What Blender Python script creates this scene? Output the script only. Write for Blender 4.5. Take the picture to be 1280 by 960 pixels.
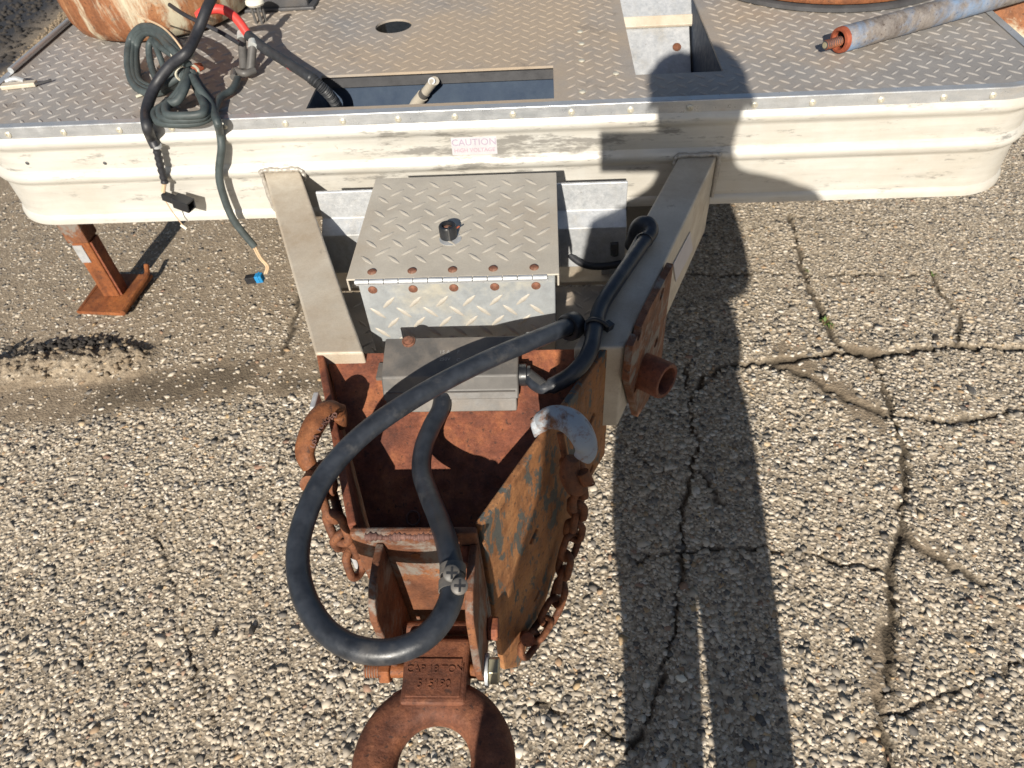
import bpy, bmesh, math, random
import numpy as np
from mathutils import Vector, Matrix, Euler
random.seed(7); rng = np.random.default_rng(7)
S = bpy.context.scene
for o in list(bpy.data.objects): bpy.data.objects.remove(o)
COL = S.collection

# ---------------------------------------------------------------- camera
CAM = np.array([0.12304, -0.19554, 1.5])
def cam_axes(yaw, pitch, roll):
    cy, sy = math.cos(yaw), math.sin(yaw)
    fw = np.array([sy*math.cos(pitch), cy*math.cos(pitch), -math.sin(pitch)])
    r = np.array([cy, -sy, 0.0]); u = np.cross(r, fw)
    c, s = math.cos(roll), math.sin(roll)
    return c*r+s*u, -s*r+c*u, fw
AX_R, AX_U, AX_F = cam_axes(-0.08612, 0.82013, -0.08052)
FPX = 887.0
cd = bpy.data.cameras.new('camera'); cam = bpy.data.objects.new('camera', cd); COL.objects.link(cam)
m = Matrix.Identity(4)
for i in range(3):
    m[i][0] = AX_R[i]; m[i][1] = AX_U[i]; m[i][2] = -AX_F[i]; m[i][3] = CAM[i]
cam.matrix_world = m
cd.sensor_width = 36; cd.lens = 36*FPX/1280; cd.clip_start = 0.02; cd.clip_end = 500
cd.dof.use_dof = True; cd.dof.focus_distance = 0.98; cd.dof.aperture_fstop = 9.0
S.camera = cam

# ---------------------------------------------------------------- light
SUN_EL, SUN_AZ = math.radians(29.5), math.radians(5.5)
w = bpy.data.worlds.new('World'); S.world = w; w.use_nodes = True
nt = w.node_tree; bg = nt.nodes['Background']
sky = nt.nodes.new('ShaderNodeTexSky'); sky.sky_type = 'NISHITA'; sky.sun_disc = False
sky.sun_elevation = SUN_EL; sky.sun_rotation = math.pi + SUN_AZ
sky.air_density = 1.0; sky.dust_density = 1.0
nt.links.new(sky.outputs[0], bg.inputs[0]); bg.inputs[1].default_value = 0.054
ld = bpy.data.lights.new('sun', 'SUN'); ld.energy = 4.9; ld.angle = math.radians(0.5); ld.color = (1.0, 0.93, 0.82)
sun = bpy.data.objects.new('sun', ld); COL.objects.link(sun); sun.location = (0, -3, 4)
SUN_D = Vector((math.sin(SUN_AZ)*math.cos(SUN_EL), math.cos(SUN_AZ)*math.cos(SUN_EL), -math.sin(SUN_EL)))
sun.rotation_euler = SUN_D.to_track_quat('-Z', 'Y').to_euler()
vs = S.view_settings; vs.view_transform = 'Standard'; vs.look = 'None'; vs.exposure = 0.5; vs.gamma = 1; vs.use_curve_mapping = False

# ---------------------------------------------------------------- sight-line helpers (points at real depth)
def sight(a, b): return (a-640)/FPX*AX_R-(b-480)/FPX*AX_U+AX_F
def AZ(a, b, z): d = sight(a, b); return Vector(CAM+d*(z-CAM[2])/d[2])
def AY(a, b, y): d = sight(a, b); return Vector(CAM+d*(y-CAM[1])/d[1])
def AXX(a, b, x): d = sight(a, b); return Vector(CAM+d*(x-CAM[0])/d[0])
def AP(a, b, n, c): d = sight(a, b); n = np.array(n, float); return Vector(CAM+d*(c-CAM@n)/(d@n))
def pix(Pn):
    d = Pn-CAM; k = d@AX_F
    return 640+FPX*(d@AX_R)/k, 480-FPX*(d@AX_U)/k

# ---------------------------------------------------------------- materials
MATS = {}
def nodes(name):
    mt = bpy.data.materials.new(name); mt.use_nodes = True
    return mt, mt.node_tree, mt.node_tree.nodes['Principled BSDF']
def coords(t, scale=(1, 1, 1), kind='Object'):
    if kind == 'World':
        g = t.nodes.new('ShaderNodeNewGeometry'); mp = t.nodes.new('ShaderNodeMapping'); mp.inputs['Scale'].default_value = scale
        t.links.new(g.outputs['Position'], mp.inputs[0]); return mp.outputs[0]
    tc = t.nodes.new('ShaderNodeTexCoord'); mp = t.nodes.new('ShaderNodeMapping'); mp.inputs['Scale'].default_value = scale
    t.links.new(tc.outputs[kind], mp.inputs[0]); return mp.outputs[0]
def noise(t, v, sc, det=6, rough=.6, dist=0):
    n = t.nodes.new('ShaderNodeTexNoise'); n.inputs['Scale'].default_value = sc; n.inputs['Detail'].default_value = det
    n.inputs['Roughness'].default_value = rough; n.inputs['Distortion'].default_value = dist
    t.links.new(v, n.inputs['Vector']); return n.outputs['Fac']
def ramp(t, f, stops, interp='LINEAR'):
    r = t.nodes.new('ShaderNodeValToRGB'); e = r.color_ramp.elements; r.color_ramp.interpolation = interp
    while len(e) < len(stops): e.new(0.5)
    for el, (p_, c_) in zip(e, stops):
        el.position = p_; el.color = (*c_, 1) if not isinstance(c_, (int, float)) else (c_, c_, c_, 1)
    t.links.new(f, r.inputs[0]); return r.outputs[0]
def mix(t, f, a, b, mode='MIX'):
    n = t.nodes.new('ShaderNodeMix'); n.data_type = 'RGBA'; n.blend_type = mode
    for s_, v in ((n.inputs[0], f), (n.inputs[6], a), (n.inputs[7], b)):
        if isinstance(v, (int, float)): s_.default_value = v
        elif isinstance(v, tuple): s_.default_value = (*v, 1)
        else: t.links.new(v, s_)
    return n.outputs[2]
def bump(t, f, p, strength=.3, dist=.002, prev=None):
    b = t.nodes.new('ShaderNodeBump'); b.inputs['Strength'].default_value = strength; b.inputs['Distance'].default_value = dist
    t.links.new(f, b.inputs['Height'])
    if prev is not None: t.links.new(prev, b.inputs['Normal'])
    t.links.new(b.outputs[0], p.inputs['Normal']); return b.outputs[0]

def metal(name, c1, c2, dirt, dirt_lo=.5, dirt_hi=.75, metallic=.35, rough=.45, stretch=(1, 1, 1), sc=6, spot=None, bmp=.12):
    mt, t, p = nodes(name); v = coords(t); vs_ = coords(t, stretch)
    a = ramp(t, noise(t, vs_, sc*3, 7), [(.3, c1), (.7, c2)])
    d = ramp(t, noise(t, v, sc, 9, .68), [(dirt_lo, 0.0), (dirt_hi, 1.0)])
    c = mix(t, d, a, dirt)
    if spot:
        sp = ramp(t, noise(t, vs_, sc*5, 8, .7), [(.62, 0.0), (.70, 1.0)])
        c = mix(t, sp, c, spot)
    fine = noise(t, v, 420, 3)
    c = mix(t, .16, c, ramp(t, fine, [(.3, .25), (.7, 1.0)]), 'MULTIPLY')
    t.links.new(c, p.inputs['Base Color'])
    p.inputs['Metallic'].default_value = metallic
    t.links.new(ramp(t, noise(t, v, sc*8, 6), [(.3, rough-.1), (.7, rough+.2)]), p.inputs['Roughness'])
    bump(t, noise(t, vs_, 90, 6), p, bmp, .002)
    MATS[name] = mt; return mt
def rust(name, cols, sc=18, paint=None, paint_lo=.5, paint_hi=.6, stretch=(1, 1, 1), bmp=.45):
    mt, t, p = nodes(name); v = coords(t); v2 = coords(t, stretch)
    c = ramp(t, noise(t, v, sc, 10, .7), [(.28, cols[0]), (.5, cols[1]), (.72, cols[2])])
    c = mix(t, .45, c, ramp(t, noise(t, v, 260, 5, .7), [(.32, (.25, .22, .22)), (.6, (1.0, 1.0, 1.0))]), 'MULTIPLY')
    c = mix(t, .35, c, ramp(t, noise(t, v, 5, 5), [(.35, (.45, .40, .42)), (.65, (1.15, 1.0, .9))]), 'MULTIPLY')
    st_ = noise(t, coords(t, (5, 5, .5)), 12, 7, .65)
    c = mix(t, .5, c, ramp(t, st_, [(.36, (.40, .36, .36)), (.52, (1, 1, 1)), (.72, (1.25, 1.15, 1.0))]), 'MULTIPLY')
    pit = noise(t, v, 130, 4, .6)
    c = mix(t, ramp(t, pit, [(.60, 0.0), (.67, .75)]), c, (.035, .018, .014))
    if paint:
        pm = ramp(t, noise(t, v2, sc*.9, 10, .72, .4), [(paint_lo, 0.0), (paint_hi, 1.0)])
        c = mix(t, pm, c, paint)
    t.links.new(c, p.inputs['Base Color']); p.inputs['Metallic'].default_value = .08
    t.links.new(ramp(t, noise(t, v, 60, 5), [(.3, .55), (.7, .9)]), p.inputs['Roughness'])
    b1 = bump(t, noise(t, v, 45, 10, .7), p, bmp, .004); bump(t, noise(t, v, 380, 4), p, .35, .001, b1)
    MATS[name] = mt; return mt
def plain(name, c, rough=.5, metallic=0, var=.25, sc=40, bmp=.1, dust=None, dust_lo=.55):
    mt, t, p = nodes(name); v = coords(t)
    k = tuple(x*(1-var) for x in c); g = tuple(min(1, x*(1+var)) for x in c)
    col = ramp(t, noise(t, v, sc, 7), [(.3, k), (.7, g)])
    if dust: col = mix(t, ramp(t, noise(t, v, 14, 9, .7), [(dust_lo, 0.0), (dust_lo+.25, .75)]), col, dust)
    t.links.new(col, p.inputs['Base Color']); p.inputs['Metallic'].default_value = metallic
    t.links.new(ramp(t, noise(t, v, sc*2, 5), [(.3, max(.05, rough-.08)), (.7, min(1, rough+.12))]), p.inputs['Roughness'])
    bump(t, noise(t, v, sc*5, 5), p, bmp, .001)
    MATS[name] = mt; return mt

metal('deck_alu', (.28, .25, .225), (.39, .35, .31), (.50, .395, .29), .40, .66, .12, .52, (1, 1, 1), 2.2, (.20, .165, .13), bmp=.25)
metal('lug_alu', (.36, .325, .29), (.47, .43, .38), (.46, .365, .265), .42, .70, .18, .45, (1, 1, 1), 2.2)
metal('box_alu', (.44, .40, .335), (.55, .505, .425), (.42, .345, .26), .45, .8, .08, .5, (1, 1, 1), 5)
metal('box_lug', (.44, .405, .35), (.55, .51, .44), (.40, .33, .25), .5, .8, .15, .42, (1, 1, 1), 5)
metal('box_face', (.42, .45, .47), (.52, .55, .56), (.60, .57, .48), .52, .68, .45, .4, (1, 1, 1), 9)
metal('skirt_alu', (.55, .51, .43), (.68, .635, .545), (.46, .395, .30), .47, .80, .12, .42, (.35, 1, 2.2), 7, (.23, .215, .19), .08)
metal('strip_alu', (.46, .48, .50), (.58, .59, .60), (.48, .40, .30), .56, .8, .55, .33, (1, 1, 6), 6)
metal('tube_alu', (.50, .45, .37), (.62, .565, .47), (.40, .31, .215), .44, .74, .10, .48, (1, 1, 1), 5, (.33, .28, .22), .18)
metal('galv', (.44, .46, .48), (.60, .61, .62), (.40, .38, .34), .52, .8, .4, .45, (1, 1, 1), 22, (.36, .35, .33))
metal('weld_alu', (.34, .32, .29), (.50, .47, .42), (.26, .22, .18), .5, .75, .3, .45, (1, 1, 1), 60)
metal('dark_steel', (.06, .06, .064), (.10, .10, .105), (.14, .115, .09), .55, .85, .25, .55, (1, 1, 1), 8)
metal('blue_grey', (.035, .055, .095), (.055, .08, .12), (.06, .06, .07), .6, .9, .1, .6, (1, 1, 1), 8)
rust('rust_inner', ((.085, .030, .021), (.25, .082, .042), (.50, .19, .075)), 16)
rust('rust_bright', ((.12, .045, .018), (.26, .095, .034), (.38, .165, .065)), 20)
rust('rust_ring', ((.075, .028, .017), (.19, .070, .036), (.34, .14, .068)), 22, bmp=.7)
rust('rust_chain', ((.08, .032, .018), (.18, .070, .032), (.30, .125, .055)), 30)
rust('rust_edge', ((.10, .05, .04), (.20, .105, .085), (.30, .18, .15)), 30)
rust('rust_painted', ((.16, .066, .028), (.38, .175, .068), (.52, .28, .12)), 15, (.085, .088, .080), .535, .565, (2.6, 2.6, 1.0))
rust('rust_grey', ((.10, .042, .024), (.21, .085, .042), (.33, .145, .060)), 18, (.20, .175, .15), .52, .60)
rust('rust_white', ((.20, .075, .03), (.33, .14, .06), (.42, .22, .10)), 5, (.50, .45, .33), .50, .60, (3, 3, .8), .25)
rust('rust_orange', ((.16, .055, .02), (.30, .10, .03), (.42, .17, .055)), 12)
rust('pipe_blue', ((.16, .135, .115), (.26, .24, .22), (.36, .35, .34)), 9, (.15, .27, .45), .44, .62, (.6, .6, .6), .25)
plain('hose_rubber', (.024, .028, .036), .38, 0, .4, 45, .25, (.16, .15, .14), .56)
plain('old_rubber', (.055, .054, .054), .6, 0, .25, 60, .15, (.13, .12, .11), .55)
plain('black_plastic', (.018, .019, .022), .38, 0, .25, 60, .08)
plain('jbox_plastic', (.10, .094, .088), .5, 0, .2, 30, .12, (.22, .185, .15), .47)
plain('jbox_print', (.30, .29, .28), .5, 0, .1)
plain('wire_green', (.050, .064, .066), .55, 0, .25, 50, .1, (.12, .12, .11), .6)
plain('wire_dark', (.022, .023, .028), .5, 0, .25, 50, .1, (.07, .07, .07), .6)
plain('loom', (.03, .032, .036), .5, 0, .25, 50, .1, (.12, .115, .105), .6)
plain('wire_tan', (.55, .40, .26), .55, 0, .15)
plain('tie_white', (.55, .52, .42), .5, 0, .12)
plain('cap_white', (.68, .65, .56), .55, 0, .12, 40, .1, (.45, .40, .32), .6)
plain('terminal_grey', (.10, .095, .09), .5, 0, .2)
plain('terminal_tip', (.45, .47, .46), .5, .2, .15)
plain('red_sleeve', (.62, .055, .045), .4, 0, .15)
plain('blue_plastic', (.02, .22, .48), .4, 0, .15)
plain('copper_rust', (.30, .075, .035), .7, .2, .4, 90, .5)
plain('rivet_rust', (.19, .082, .05), .75, .15, .55, 260, .6, (.34, .29, .23), .52)
plain('rivet_alu', (.58, .55, .46), .4, .4, .15)
plain('zinc_yellow', (.60, .55, .38), .35, .6, .15)
plain('sticker', (.50, .48, .50), .5, 0, .06)
plain('sticker_print', (.36, .30, .38), .5, 0, .05)
plain('sticker_print_pink', (.42, .28, .34), .5, 0, .05)
plain('clay', (.24, .185, .125), .95, 0, .45, 60, .6)
plain('charred', (.035, .03, .026), .95, 0, .4, 30, .6)
plain('leaf', (.10, .17, .035), .6, 0, .3)
plain('dry_leaf', (.16, .12, .06), .8, 0, .3)
plain('tyre', (.02, .02, .021), .8, 0, .2)
plain('skin', (.50, .30, .21), .5, 0, .08)
plain('jacket', (.05, .06, .085), .85, 0, .2, 90, .3)
plain('denim', (.06, .085, .14), .9, 0, .25, 120, .3)
plain('shoe', (.03, .028, .026), .6, 0, .2)
plain('hair', (.035, .024, .016), .6, 0, .3, 120, .5)
plain('white_eye', (.8, .8, .78), .3, 0, .03)

def math_(t, op, a, b=0.0, c=None):
    n = t.nodes.new('ShaderNodeMath'); n.operation = op
    for k, v_ in enumerate((a, b) if c is None else (a, b, c)):
        if isinstance(v_, (int, float)): n.inputs[k].default_value = v_
        else: t.links.new(v_, n.inputs[k])
    return n.outputs[0]
def axis_of(t, v, k):
    sp = t.nodes.new('ShaderNodeSeparateXYZ'); t.links.new(v, sp.inputs[0]); return sp.outputs[k]
def hump(t, val, cen, half):
    return math_(t, 'MAXIMUM', math_(t, 'SUBTRACT', 1.0, math_(t, 'DIVIDE', math_(t, 'ABSOLUTE', math_(t, 'SUBTRACT', val, cen)), half)), 0.0)
def dusty_plate(name, c1, c2, dust, rough):
    # grey plate, trodden dust lies along the middle of the deck
    mt, t, p = nodes(name); v = coords(t, kind='World')
    base = ramp(t, noise(t, v, 7, 8), [(.3, c1), (.7, c2)])
    lane = math_(t, 'ADD', math_(t, 'MULTIPLY', hump(t, axis_of(t, v, 0), .05, .75), .30), noise(t, v, 3.2, 9, .68))
    c = mix(t, ramp(t, lane, [(.50, .10), (.80, .95)]), base, dust)
    c = mix(t, ramp(t, noise(t, v, 11, 9, .75), [(.58, 0.0), (.72, .6)]), c, (.17, .14, .115))
    c = mix(t, .25, c, ramp(t, noise(t, v, 420, 3), [(.3, .3), (.7, 1.0)]), 'MULTIPLY')
    t.links.new(c, p.inputs['Base Color']); p.inputs['Metallic'].default_value = .15
    t.links.new(ramp(t, noise(t, v, 20, 6), [(.3, rough-.08), (.7, rough+.2)]), p.inputs['Roughness'])
    bump(t, noise(t, v, 90, 6), p, .25, .002); MATS[name] = mt
dusty_plate('deck_alu', (.27, .262, .258), (.36, .35, .34), (.47, .375, .275), .48)
dusty_plate('lug_alu', (.36, .35, .34), (.46, .44, .42), (.52, .42, .315), .42)
mt, t, p = nodes('skirt_alu'); v = coords(t, kind='World'); vst = coords(t, (.5, 1, 7), 'World')
c = ramp(t, noise(t, vst, 9, 8), [(.3, (.49, .475, .435)), (.7, (.62, .605, .56))])
c = mix(t, ramp(t, noise(t, v, 4, 9, .7), [(.44, 0.0), (.74, .7)]), c, (.45, .40, .32))
mid_ = math_(t, 'MULTIPLY', hump(t, axis_of(t, v, 0), .06, .55), hump(t, axis_of(t, v, 2), .815, .085))
vsm = coords(t, (1.0, 1, 4.5), 'World')
smu = math_(t, 'ADD', math_(t, 'MULTIPLY', mid_, .16), noise(t, vsm, 13, 9, .72))
c = mix(t, ramp(t, smu, [(.585, 0.0), (.68, .8)]), c, (.19, .18, .165))
scr = noise(t, coords(t, (1.2, 1, 60), 'World'), 9, 6, .6)
c = mix(t, ramp(t, scr, [(.64, 0.0), (.70, .45)]), c, (.30, .285, .26))
c = mix(t, ramp(t, noise(t, v, 30, 8, .75), [(.66, 0.0), (.72, .7)]), c, (.30, .23, .15))
t.links.new(c, p.inputs['Base Color']); p.inputs['Metallic'].default_value = .15
t.links.new(ramp(t, noise(t, v, 24, 6), [(.3, .32), (.7, .6)]), p.inputs['Roughness'])
b1 = bump(t, noise(t, coords(t, (1, 1, .6), 'World'), 5, 4), p, .25, .012); bump(t, noise(t, vst, 90, 6), p, .08, .002, b1)
MATS['skirt_alu'] = mt
rust('galv_rust', ((.14, .06, .03), (.28, .13, .06), (.38, .2, .1)), 26, (.36, .39, .42), .40, .50, (1, 1, 1), .5)

# pebbles: one colour per stone
mt, t, p = nodes('pebbles'); gi = t.nodes.new('ShaderNodeNewGeometry')
c = ramp(t, gi.outputs['Random Per Island'], [(0, (.075, .072, .07)), (.09, (.15, .14, .13)), (.20, (.34, .305, .255)), (.45, (.50, .435, .345)),
        (.66, (.56, .49, .39)), (.84, (.64, .57, .47)), (.94, (.72, .67, .59)), (.97, (.48, .34, .18)), (1, (.30, .18, .13))])
c = mix(t, .35, c, ramp(t, noise(t, coords(t), 300, 4), [(.3, (.55, .5, .45)), (.7, (1, 1, 1))]), 'MULTIPLY')
c = mix(t, ramp(t, noise(t, coords(t), 1.3, 5), [(.42, .0), (.75, .45)]), c, (.42, .35, .265))
t.links.new(c, p.inputs['Base Color']); p.inputs['Roughness'].default_value = .85; MATS['pebbles'] = mt
# binder / soil sheet
mt, t, p = nodes('ground_sheet'); v = coords(t)
vor = t.nodes.new('ShaderNodeTexVoronoi'); vor.inputs['Scale'].default_value = 150; t.links.new(v, vor.inputs['Vector'])
sepc = t.nodes.new('ShaderNodeSeparateColor'); t.links.new(vor.outputs['Color'], sepc.inputs[0])
c = ramp(t, sepc.outputs[0], [(0, (.17, .145, .115)), (.3, (.32, .27, .205)), (.6, (.43, .36, .27)), (.85, (.52, .445, .34)), (1, (.60, .54, .44))])
c = mix(t, .55, c, ramp(t, noise(t, v, 60, 8, .7), [(.35, (.6, .56, .5)), (.65, (1.05, 1, .95))]), 'MULTIPLY')
at1 = t.nodes.new('ShaderNodeAttribute'); at1.attribute_name = 'silt'
at2 = t.nodes.new('ShaderNodeAttribute'); at2.attribute_name = 'soil'
at3 = t.nodes.new('ShaderNodeAttribute'); at3.attribute_name = 'dark_ground'
siltc = ramp(t, noise(t, v, 35, 9, .72), [(.3, (.15, .112, .076)), (.55, (.27, .212, .148)), (.75, (.40, .325, .235))])
soilc = ramp(t, noise(t, v, 70, 8, .7), [(.3, (.028, .022, .016)), (.7, (.11, .085, .055))])
darkc = ramp(t, noise(t, v, 90, 8, .75), [(.3, (.010, .011, .014)), (.62, (.035, .037, .045)), (.75, (.11, .11, .12))])
c = mix(t, at1.outputs['Fac'], c, siltc); c = mix(t, at2.outputs['Fac'], c, soilc); c = mix(t, at3.outputs['Fac'], c, darkc)
t.links.new(c, p.inputs['Base Color']); p.inputs['Roughness'].default_value = .95
b1 = bump(t, vor.outputs['Distance'], p, .55, .004); bump(t, noise(t, v, 240, 6, .7), p, .6, .004, b1)
MATS['ground_sheet'] = mt

# ---------------------------------------------------------------- mesh helpers
def tag(o, label, cat=None, group=None, kind=None):
    if label: o['label'] = label
    if cat: o['category'] = cat
    if group: o['group'] = group
    if kind: o['kind'] = kind
    return o
def thing(name, label, cat, loc=(0, 0, 0), group=None):
    o = bpy.data.objects.new(name, None); COL.objects.link(o); o.location = loc; o.empty_display_size = .05
    return tag(o, label, cat, group)
ROOTLOC = {}
def wloc(o):
    l = Vector((0, 0, 0))
    while o is not None: l = l+o.location; o = o.parent
    return l
def link(name, me, mat, parent=None, smooth=None, bevel=0, seg=2):
    """mesh is in world coordinates; its origin is moved to the parent's"""
    if parent is not None:
        me.transform(Matrix.Translation(-wloc(parent)))
    o = bpy.data.objects.new(name, me); COL.objects.link(o); o.parent = parent
    for mm in (mat if isinstance(mat, (list, tuple)) else [mat]): me.materials.append(MATS[mm])
    if smooth:
        me.polygons.foreach_set('use_smooth', [True]*len(me.polygons)); me.set_sharp_from_angle(angle=math.radians(42))
    if bevel:
        b = o.modifiers.new('bevel', 'BEVEL'); b.width = bevel; b.segments = seg; b.limit_method = 'ANGLE'; b.angle_limit = math.radians(35)
        b.harden_normals = False
    return o
class MB:
    def __init__(s): s.v = []; s.f = []
    def add(s, vs_, fs):
        n = len(s.v); s.v += [tuple(x) for x in vs_]; s.f += [tuple(i+n for i in q) for q in fs]; return s
    def box(s, x0, x1, y0, y1, z0, z1, M=None):
        vs_ = [Vector((x, y, z)) for x in (x0, x1) for y in (y0, y1) for z in (z0, z1)]
        if M is not None: vs_ = [M @ q for q in vs_]
        return s.add(vs_, [(0, 1, 3, 2), (4, 6, 7, 5), (0, 4, 5, 1), (2, 3, 7, 6), (0, 2, 6, 4), (1, 5, 7, 3)])
    def prism(s, poly, d, M=None):
        """poly: list of 3d points (planar); extruded by vector d"""
        d = Vector(d); a = [Vector(q) for q in poly]; n = len(a)
        vs_ = a+[q+d for q in a]
        if M is not None: vs_ = [M @ q for q in vs_]
        fs = [tuple(range(n))[::-1], tuple(range(n, 2*n))]+[(i, (i+1) % n, (i+1) % n+n, i+n) for i in range(n)]
        return s.add(vs_, fs)
    def lathe(s, prof, M, seg=24, cap=True):
        """prof: (r,z) list"""
        vs_ = []; n = len(prof)
        for k in range(seg):
            a = 2*math.pi*k/seg
            for r, z in prof: vs_.append(M @ Vector((r*math.cos(a), r*math.sin(a), z)))
        fs = []
        for k in range(seg):
            for i in range(n-1):
                fs.append((k*n+i, ((k+1) % seg)*n+i, ((k+1) % seg)*n+i+1, k*n+i+1))
        if cap:
            if prof[0][0] > 1e-6: fs.append(tuple(k*n for k in range(seg))[::-1])
            if prof[-1][0] > 1e-6: fs.append(tuple(k*n+n-1 for k in range(seg)))
        return s.add(vs_, fs)
    def tube(s, pts, r, seg=12, per=8, closed=False, flat=None, up=None, cap=True):
        P_ = smooth_path(pts, per, closed); n = len(P_)
        rr = r if callable(r) else (lambda q: r)
        T = []
        for i in range(n):
            a = P_[(i-1) % n] if closed or i > 0 else P_[i]; b = P_[(i+1) % n] if closed or i < n-1 else P_[i]
            T.append((b-a).normalized())
        N = Vector(up) if up is not None else (Vector((0, 0, 1)) if abs(T[0].z) < .9 else Vector((1, 0, 0)))
        N = (N-T[0]*N.dot(T[0])).normalized(); vs_ = []
        for i in range(n):
            if up is not None: N = Vector(up)
            N = (N-T[i]*N.dot(T[i])).normalized(); B = T[i].cross(N)
            k = rr(i/(n-1) if n > 1 else 0); ka, kb = (k, k) if not isinstance(k, tuple) else k
            for j in range(seg):
                a = 2*math.pi*j/seg; vs_.append(P_[i]+N*(ka*math.cos(a))+B*(kb*math.sin(a)))
        fs = []
        for i in range(n if closed else n-1):
            i2 = (i+1) % n
            for j in range(seg): fs.append((i*seg+j, i*seg+(j+1) % seg, i2*seg+(j+1) % seg, i2*seg+j))
        if cap and not closed:
            fs.append(tuple(range(seg))[::-1]); fs.append(tuple((n-1)*seg+j for j in range(seg)))
        return s.add(vs_, fs)
    def mesh(s, name='m'):
        me = bpy.data.meshes.new(name); me.from_pydata(s.v, [], s.f)
        bm = bmesh.new(); bm.from_mesh(me); bmesh.ops.recalc_face_normals(bm, faces=bm.faces); bm.to_mesh(me); bm.free()
        return me
    def build(s, name, mat, parent=None, smooth=False, bevel=0, seg=2): return link(name, s.mesh(name), mat, parent, smooth, bevel, seg)
def smooth_path(pts, per=8, closed=False):
    P_ = [Vector(q) for q in pts]; n = len(P_)
    if n < 3 or per < 2: return P_
    out = []
    for i in range(n if closed else n-1):
        g = lambda k: P_[k % n] if closed else P_[min(max(k, 0), n-1)]
        a, b, c_, d = g(i-1), g(i), g(i+1), g(i+2)
        for j in range(per):
            u = j/per
            out.append(.5*((2*b)+(c_-a)*u+(2*a-5*b+4*c_-d)*u*u+(3*b-a-3*c_+d)*u**3))
    if not closed: out.append(P_[-1])
    return out
def frame(o, z, x=None):
    """matrix with local Z along z (and X near x) at o"""
    z = Vector(z).normalized(); x = Vector(x) if x is not None else (Vector((1, 0, 0)) if abs(z.x) < .9 else Vector((0, 1, 0)))
    x = (x-z*x.dot(z)).normalized(); y = z.cross(x)
    M = Matrix.Identity(4)
    for i in range(3): M[i][0] = x[i]; M[i][1] = y[i]; M[i][2] = z[i]; M[i][3] = o[i]
    return M
def cut(o, cutters):
    """real openings: boolean-subtract world-space meshes from an object"""
    tmp = []
    for mb in cutters:
        me = mb.mesh('cut'); me.transform(Matrix.Translation(-wloc(o))); c_ = bpy.data.objects.new('cut', me); COL.objects.link(c_); c_.location = wloc(o)
        md = o.modifiers.new('b', 'BOOLEAN'); md.object = c_; md.operation = 'DIFFERENCE'; md.solver = 'EXACT'; tmp.append(c_)
    dg = bpy.context.evaluated_depsgraph_get(); dg.update()
    new = bpy.data.meshes.new_from_object(o.evaluated_get(dg)); o.modifiers.clear(); o.data = new
    for c_ in tmp: bpy.data.objects.remove(c_)
    return o
def text_mesh(s, size, depth=.0004):
    cu = bpy.data.curves.new('t', 'FONT'); cu.body = s; cu.size = size; cu.extrude = depth; cu.align_x = 'CENTER'; cu.align_y = 'CENTER'; cu.resolution_u = 3
    o = bpy.data.objects.new('t', cu); COL.objects.link(o)
    dg = bpy.context.evaluated_depsgraph_get(); dg.update()
    me = bpy.data.meshes.new_from_object(o.evaluated_get(dg)); bpy.data.objects.remove(o)
    return me
def put_text(s, M, size, mat, parent, depth=.0004, name='lettering'):
    me = text_mesh(s, size, depth); me.transform(M); return link(name, me, mat, parent)
def share(name, me, M, parent):
    o = bpy.data.objects.new(name, me); COL.objects.link(o); o.parent = parent
    o.matrix_basis = Matrix.Translation(-wloc(parent)) @ M; return o
def proto(mb, mat, smooth=False):
    me = mb.mesh('proto'); me.materials.append(MATS[mat])
    if smooth: me.polygons.foreach_set('use_smooth', [True]*len(me.polygons)); me.set_sharp_from_angle(angle=math.radians(42))
    return me
I4 = Matrix.Identity(4)
# tread lug: a raised lens with a ridge
def lug_geo(L=.0275, W=.0068, h=.0017):
    v_ = []; n = 8
    for i in range(n):
        a = 2*math.pi*i/n; x = math.cos(a); y = math.sin(a)
        v_.append((x*L/2, y*W/2*(1-.35*abs(x)), 0))
    v_ += [(-L*.32, 0, h), (0, W*.16, h*1.15), (L*.32, 0, h), (0, -W*.16, h*1.15)]
    f_ = [(0, 1, 10), (1, 2, 9, 10), (2, 3, 8, 9), (3, 4, 8), (4, 5, 8), (5, 6, 11, 8), (6, 7, 10, 11), (7, 0, 10), (8, 11, 10, 9)]
    return v_, f_
def lug_mesh(mat):
    me = bpy.data.meshes.new('tread_lug'); v_, f_ = lug_geo(); me.from_pydata(v_, [], f_); me.materials.append(MATS[mat])
    me.polygons.foreach_set('use_smooth', [True]*len(f_)); return me
def lug_spots(w_, h_, a=.0262, off=(0, 0)):
    """centres and angles of diamond-plate lugs filling a w x h rectangle"""
    out = []; R_ = int((w_+h_)/a)+2; q = math.sqrt(.5)
    for i in range(-R_, R_):
        for j in range(-R_, R_):
            x = (i-j)*a*q+off[0]; y = (i+j)*a*q+off[1]
            if 0 <= x <= w_ and 0 <= y <= h_: out.append((x, y, math.radians(45 if (i+j) % 2 else -45)))
    return out
def rivet_geo(r, h): return [(r, 0), (r, h*.35), (r*.75, h*.8), (r*.3, h), (0, h)]

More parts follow.
